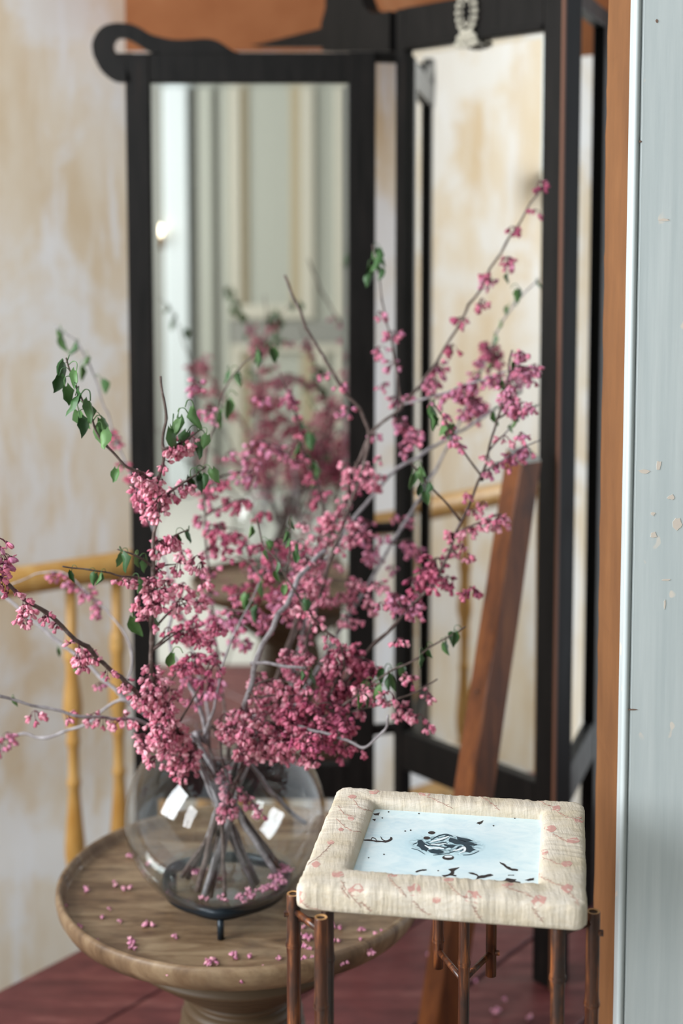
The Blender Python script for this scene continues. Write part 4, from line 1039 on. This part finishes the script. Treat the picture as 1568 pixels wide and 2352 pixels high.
pD = on_z(1362, 2093, ZT); pE = on_z(1282, 2128, ZT-.004); 
pG = at(1066, 2130, 1.40); pF = at(1006, 2130, 1.465); pH = at(1128, 2130, 1.455)
def zat(px, py, p): d = ray(px, py); t_ = p.y/d.y; return CAMZ+d.z*t_
rod(pA, ZT, 0, .0066, [zat(674, 2168, pA), .30, .10]); rod(pB, ZT-.003, 0, .0062, [zat(737, 2310, pB), .26, .07]); rod(pC, ZT-.004, 0, .0060, [zat(752, 2200, pC), .33, .12])
rod(pD, ZT, 0, .0064, [zat(1362, 2304, pD), .30, .11]); rod(pE, ZT-.004, 0, .0066, [zat(1282, 2246, pE), .28, .09])
rod(pF, ZT-.004, zat(1006, 2222, pF), .0058, [zat(1006, 2158, pF)], 'short_bamboo_rod'); rod(pG, ZT-.004, 0, .0060, [zat(1066, 2212, pG), .31, .08]); rod(pH, ZT-.004, zat(1128, 2240, pH), .0060, [], 'short_bamboo_rod')
def cross(a_, b_, z_, r_=.0032, nm='cross_rod'):
    k = MB(); k.tube([(a_.x, a_.y, z_), ((a_.x+b_.x)/2, (a_.y+b_.y)/2, z_), (b_.x, b_.y, z_)], r_, 10); k.build(nm, 'bamboo', STOOL, True)
cross(pA, pB, zat(705, 2090, pA)); cross(pA, pC, ZT-.022)
cross(pD, pE, zat(1320, 2142, pE)); cross(pF, pG, zat(1030, 2182, pF)); cross(pG, pH, zat(1100, 2188, pH))
cross(pC, pG, ZT-.0065); cross(pE, pG, ZT-.0065)
cross(pA, pE, .22); cross(pG, pE, .23); cross(pC, pG, .24)
# pegs at the rod joints
for p, z_ in ((pD, zat(1366, 2140, pD)), (pH, zat(1132, 2186, pH)), (pA, zat(664, 2096, pA))):
    k = MB(); s_ = 1 if p is not pA else -1
    k.tube([(p.x+s_*.004, p.y-.002, z_), (p.x+s_*.0088, p.y-.0025, z_)], .003, 8); k.build('peg', 'bamboo', STOOL)

# ================================================================= FABRIC-COVERED PICTURE FRAME
FZ = CAMZ-.576
FW, FD = .255, .232
yaw = R(-9.2)
FM = Matrix.Translation(fc+Vector((0, 0, FZ))) @ Matrix.Rotation(yaw, 4, 'Z')
PF = thing('picture_frame', fc+Vector((0, 0, FZ-.0225)), 'padded picture frame wrapped in cream floral gauze lying on the bamboo stand', 'picture frame')
ow, od, cr_ = FW/2, FD/2, .010
ix0, ix1, iy0, iy1 = -.0850, .0850, -.0715, .0865
def rrect(x0, x1, y0, y1, r_, per):
    """per*4 points, matched side by side"""
    out = []
    cs = [((x1-r_, y0+r_), -pi/2), ((x1-r_, y1-r_), 0), ((x0+r_, y1-r_), pi/2), ((x0+r_, y0+r_), pi)]
    nc = 7
    for q in range(4):
        (cx_, cy_), a0 = cs[q]; (px_, py_), pa = cs[q-1]
        s0 = Vector((px_+r_*cos(pa+pi/2), py_+r_*sin(pa+pi/2))); s1 = Vector((cx_+r_*cos(a0), cy_+r_*sin(a0)))
        for k in range(per): out.append(s0.lerp(s1, k/per))
        for k in range(nc): a_ = a0+pi/2*k/nc; out.append(Vector((cx_+r_*cos(a_), cy_+r_*sin(a_))))
    return out
PER = 150
OU = rrect(-ow, ow, -od, od, cr_, PER); IN = rrect(ix0, ix1, iy0, iy1, .004, PER)
prof = [(0, -.0205), (-.004, -.011), (0.0, -.006), (.04, -.0025), (.11, -.0004), (.22, .0006), (.36, .0009), (.5, .0010), (.64, .0009), (.78, .0004), (.88, -.0001), (.945, -.0011), (.98, -.0028), (.998, -.0058), (1.0, -.012), (1.0, -.017), (.99, -.0208), (.95, -.0225), (.5, -.0225), (.1, -.0225)]
vs = []; nn = len(OU)
for k in range(nn):
    o_, i_ = OU[k], IN[k]; tl = (OU[(k+1) % nn]-OU[k-1]).normalized()
    for u, z_ in prof:
        p = i_.lerp(o_, u); wv = 0
        q3 = Vector((p.x, p.y, z_))
        if .02 < u and z_ > -.0215:
            s_ = k*.36
            along = p.x if abs(tl.x) > abs(tl.y) else p.y
            across = p.y if abs(tl.x) > abs(tl.y) else p.x
            cr0 = noise.noise(Vector((along*95+across*9, across*7, 8.1))); wv = noise.noise(Vector((along*190, across*14, 3.3)))*.0007+noise.noise(Vector((p.x*40, p.y*40, z_*40)))*.0009+max(0, 1-abs(cr0)*9)*.0006
            lf = noise.noise(Vector((along*24, 0, k//(PER+7)*7.7)))*.0016
            d_ = (o_-i_).normalized()
            p = p+d_*(lf*u+wv*.6*(u > .9)); z_ = z_+wv*(z_ > -.012)
        vs.append((p.x, p.y, z_))
m_ = len(prof)
fs = [[k*m_+j, k*m_+(j+1) % m_, ((k+1) % nn)*m_+(j+1) % m_, ((k+1) % nn)*m_+j] for k in range(nn) for j in range(m_)]
b = MB(); b.add([FM @ Vector(v) for v in vs], fs)
pad = b.build('fabric_border', 'gauze', PF, True)
pad['label'] = 'cream gauze wrapped over padding, sprinkled with pink flowers'
bvh = BVHTree.FromPolygons([Vector(v) for v in b.v], b.f)
b2_ = MB(); b2_.box(-.11, .11, -.1, .1, -.0222, -.0206, FM); b2_.build('backing_board', 'sawn_end', PF)
PZ = -.0095
b = MB(); x0, x1, y0, y1 = ix0-.003, ix1+.003, iy0-.003, iy1+.003
b.box(x0, x1, y0, y1, PZ-.001, PZ)
pr = b.build('print', 'blue_print', None); pr.parent = PF; pr.location = fc+Vector((0, 0, FZ))-world_loc(PF); pr.rotation_euler = (0, 0, yaw)
pr['label'] = 'pale blue glossy print with flaking black ink blots'
# ink blots: outlines measured on the photograph, laid on the print
def pc(x, y): return on_z(780+x/2.6133, 1800+y/2.6133, FZ+PZ)
def blot(poly, m_='ink_black', lift=.00025, jag=True):
    P = [pc(*q) for q in poly]; out = []
    for a_, b_ in zip(P, P[1:]+P[:1]):
        out.append(a_)
        if jag: 
            q = a_.lerp(b_, random.uniform(.4, .6)); n_ = Vector((-(b_-a_).y, (b_-a_).x, 0)); out.append(q+n_*random.uniform(-.14, .14))
    k = len(out); vs = [v+Vector((0, 0, lift)) for v in out]+[v+Vector((0, 0, .00002)) for v in out]
    b = MB(); b.add(vs, [list(range(k))]+[[i, i+k, (i+1) % k+k, (i+1) % k] for i in range(k)])
    o = b.build('ink_blot', m_, PF)
    return o
def ell(cx_, cy_, rx, ry, n=14): return [(cx_+rx*cos(2*pi*k/n), cy_+ry*sin(2*pi*k/n)) for k in range(n)]
def stroke(pts, wd_):
    C = catmull([Vector((x, y, 0)) for x, y in pts], 5); L_, R_ = [], []
    for i, c in enumerate(C):
        t_ = (C[min(i+1, len(C)-1)]-C[max(i-1, 0)]); n_ = Vector((-t_.y, t_.x, 0)).normalized(); w_ = wd_*(.35+.65*sin(pi*(i+.5)/len(C)))
        L_.append((c.x+n_.x*w_, c.y+n_.y*w_*.7)); R_.append((c.x-n_.x*w_, c.y-n_.y*w_*.7))
    return L_+R_[::-1]
random.seed(2)
for poly in ([(820, 238), (838, 230), (850, 225), (862, 222), (855, 235), (838, 246)], [(130, 336), (170, 335), (200, 340), (250, 345), (285, 340), (305, 320), (315, 325), (305, 345), (275, 355), (220, 352), (180, 345)],
             [(958, 470), (985, 480), (1000, 495), (1030, 510), (1068, 515), (1065, 525), (1035, 523), (1000, 508), (980, 490)], [(452, 530), (480, 518), (520, 515), (522, 520), (490, 524), (460, 534)],
             [(612, 550), (650, 545), (668, 530), (650, 515), (690, 507), (718, 503), (700, 515), (685, 530), (680, 545), (700, 550), (695, 558), (660, 552), (625, 566)],
             [(770, 535), (800, 535), (825, 545), (835, 555), (870, 550), (905, 542), (922, 550), (880, 562), (840, 568), (815, 575), (825, 555), (795, 545)],
             [(925, 578), (960, 585), (990, 580), (1000, 568), (1030, 572), (1060, 575), (1050, 585), (1085, 592), (1075, 600), (1020, 592), (970, 592), (930, 588)],
             [(1130, 585), (1110, 580), (1140, 570), (1165, 566), (1165, 580)], [(555, 562), (590, 560), (590, 568), (558, 567)], [(745, 570), (790, 575), (785, 582), (750, 580)],
             [(1168, 200), (1190, 195), (1215, 195), (1213, 215), (1190, 210), (1175, 215)], [(200, 180), (240, 175), (235, 190), (210, 190)], [(195, 215), (215, 212), (210, 225)], [(1030, 200), (1060, 200), (1050, 212)],
             [(1008, 548), (1045, 548), (1046, 552), (1010, 552)]):
    blot(poly)
for x_, y_ in ((293, 170), (475, 180), (922, 253), (265, 425), (173, 445), (590, 523), (392, 285), (425, 280), (255, 206)): blot(ell(x_, y_, 5, 3.5, 8))
blot(stroke([(188, 338), (195, 325), (212, 330), (222, 343)], 3)); blot(stroke([(245, 318), (255, 335), (280, 345)], 3))
blot(ell(551, 295, 22, 9)); blot(ell(522, 327, 20, 9)); blot(ell(650, 444, 36, 15)); blot(ell(652, 440, 24, 6), 'ink_white', .0004, False)
for poly in ([(465, 345), (490, 338), (505, 355), (535, 385), (520, 408), (490, 397), (462, 372)], [(662, 325), (700, 335), (740, 345), (790, 352), (826, 366), (800, 373), (740, 368), (690, 362), (655, 348)],
             [(528, 402), (560, 393), (600, 398), (625, 413), (590, 423), (545, 415)], [(618, 360), (660, 368), (695, 372), (670, 388), (640, 377)], [(752, 368), (790, 375), (815, 398), (780, 415), (750, 408), (735, 385)], [(700, 318), (760, 330), (800, 345), (750, 350), (705, 335)]):
    blot(poly, 'ink_teal', .0003)
for pts, wd_ in (([(545, 340), (590, 315), (640, 305), (680, 318)], 4), ([(600, 345), (625, 335), (635, 315), (660, 312)], 4), ([(530, 370), (580, 375), (630, 385), (680, 375)], 4), ([(660, 415), (690, 405), (715, 380), (750, 385)], 4),
                 ([(520, 350), (545, 365), (590, 360), (640, 350)], 3), ([(560, 430), (610, 425), (660, 418)], 2.5), ([(430, 390), (470, 400), (510, 425)], 2), ([(740, 430), (790, 425), (835, 405)], 2.5), ([(440, 365), (465, 355)], 2.5)):
    blot(stroke(pts, wd_), 'ink_teal', .00035, False)
for pts, wd_ in (([(545, 352), (590, 340), (630, 328), (655, 318)], 7), ([(680, 405), (715, 398), (745, 385), (748, 405), (720, 418)], 8), ([(510, 372), (545, 388), (590, 386), (625, 392)], 6), ([(545, 368), (600, 366), (640, 360)], 4)):
    blot(stroke(pts, wd_), 'ink_white', .0005, False)
# embroidery on the gauze
def cast(px, py):
    d = ray(px, py).normalized(); h = bvh.ray_cast(CAM, d)
    return (h[0], h[1]) if h[0] is not None else (None, None)
def motif(px, py, rx, ry, m_='rose_thread'):
    p, nrm = cast(px, py)
    if p is None: return
    if nrm.dot(ray(px, py)) > 0: nrm = -nrm
    rx, ry = rx*1.25, ry*1.25; n = 12; P = []
    for k in range(n):
        a_ = 2*pi*k/n; s = random.uniform(.7, 1.15)
        q, qn = cast(px+rx*cos(a_)*s, py+ry*sin(a_)*s)
        if q is None: q = p
        P.append(q+nrm*.00015)
    vs = [p+nrm*.0002]+P+[q-nrm*.0008 for q in P]
    fs = [[0, 1+k, 1+(k+1) % n] for k in range(n)]+[[1+k, 1+n+k, 1+n+(k+1) % n, 1+(k+1) % n] for k in range(n)]
    MB().add(vs, fs).build('embroidered_flower', m_, PF)
def vine(pts, r_=.00028):
    C = catmull([Vector((x, y, 0)) for x, y in pts], 8); P = []
    b = MB(); last = None
    for i, c in enumerate(C):
        p, nrm = cast(c.x+random.uniform(-1.5, 1.5), c.y+random.uniform(-1, 1))
        if p is None: continue
        P.append(p+Vector((0, -.0001, .0001)))
    if len(P) > 2:
        b.tube(P, r_, 4)
        for i in range(2, len(P)-1, 2):
            s = Vector((random.choice((-1, 1))*.0028, 0, random.uniform(.0002, .001)))
            q, n_, _, _ = bvh.find_nearest(P[i]+s); b.tube([P[i], q+n_*.0001], r_*.8, 4)
        b.build('embroidered_vine', 'brown_thread', PF)
def g(x, y): return (780+x/2.6133, 1800+y/2.6133)
for x_, y_, rx, ry in ((75, 78, 8, 4), (203, 47, 10, 5), (512, 60, 12, 5), (832, 65, 11, 5), (1158, 90, 11, 5), (1300, 148, 9, 6), (1435, 217, 11, 6), (1265, 270, 11, 6), (1398, 343, 13, 6), (1230, 412, 7, 6), (1365, 480, 11, 6), (1195, 553, 9, 5), (1365, 628, 11, 8), (445, 637, 13, 11), (95, 640, 14, 12), (800, 680, 16, 13), (1195, 705, 15, 12), (655, 577, 11, 3),
                     (1470, 100, 9, 5), (320, 550, 9, 3), (1010, 606, 12, 3), (580, 700, 8, 6)):
    q = g(x_, y_); motif(q[0], q[1], rx, ry)
for px, py, rx, ry in ((688, 2060, 11, 12), (725, 1985, 8, 6), (775, 2008, 12, 6), (760, 1935, 8, 4), (805, 1880, 7, 4), (782, 1905, 5, 3)): motif(px, py, rx, ry)
for pts in ([(130, 710), (160, 740), (185, 768)], [(440, 700), (490, 755), (540, 790)], [(790, 730), (820, 775), (850, 820)], [(1150, 740), (1190, 790), (1220, 830)], [(640, 590), (690, 640), (740, 680), (780, 690)], [(290, 560), (330, 600), (370, 640), (400, 680)],
            [(1000, 620), (1050, 640), (1120, 660), (1170, 690)], [(1380, 650), (1410, 690), (1440, 730)], [(1280, 300), (1330, 330), (1380, 350)], [(1300, 165), (1370, 200), (1430, 215)], [(1215, 440), (1280, 470), (1350, 490)], [(1200, 560), (1270, 590), (1340, 620)], [(520, 75), (600, 110), (680, 150)], [(840, 75), (900, 110), (960, 160)], [(80, 95), (130, 150), (200, 165)], [(1170, 95), (1230, 120), (1290, 145)], [(0, 620), (30, 650), (60, 690)]):
    vine([g(*q) for q in pts])
for pts in ([(700, 1990), (735, 1965), (760, 1940)], [(770, 1880), (800, 1905), (830, 1912)], [(690, 2070), (710, 2085), (735, 2090)], [(780, 2020), (800, 2050), (830, 2085)], [(775, 1850), (790, 1870), (815, 1875)]):
    vine(pts)
print('clusters', ALLC, 'objects', len(bpy.data.objects))
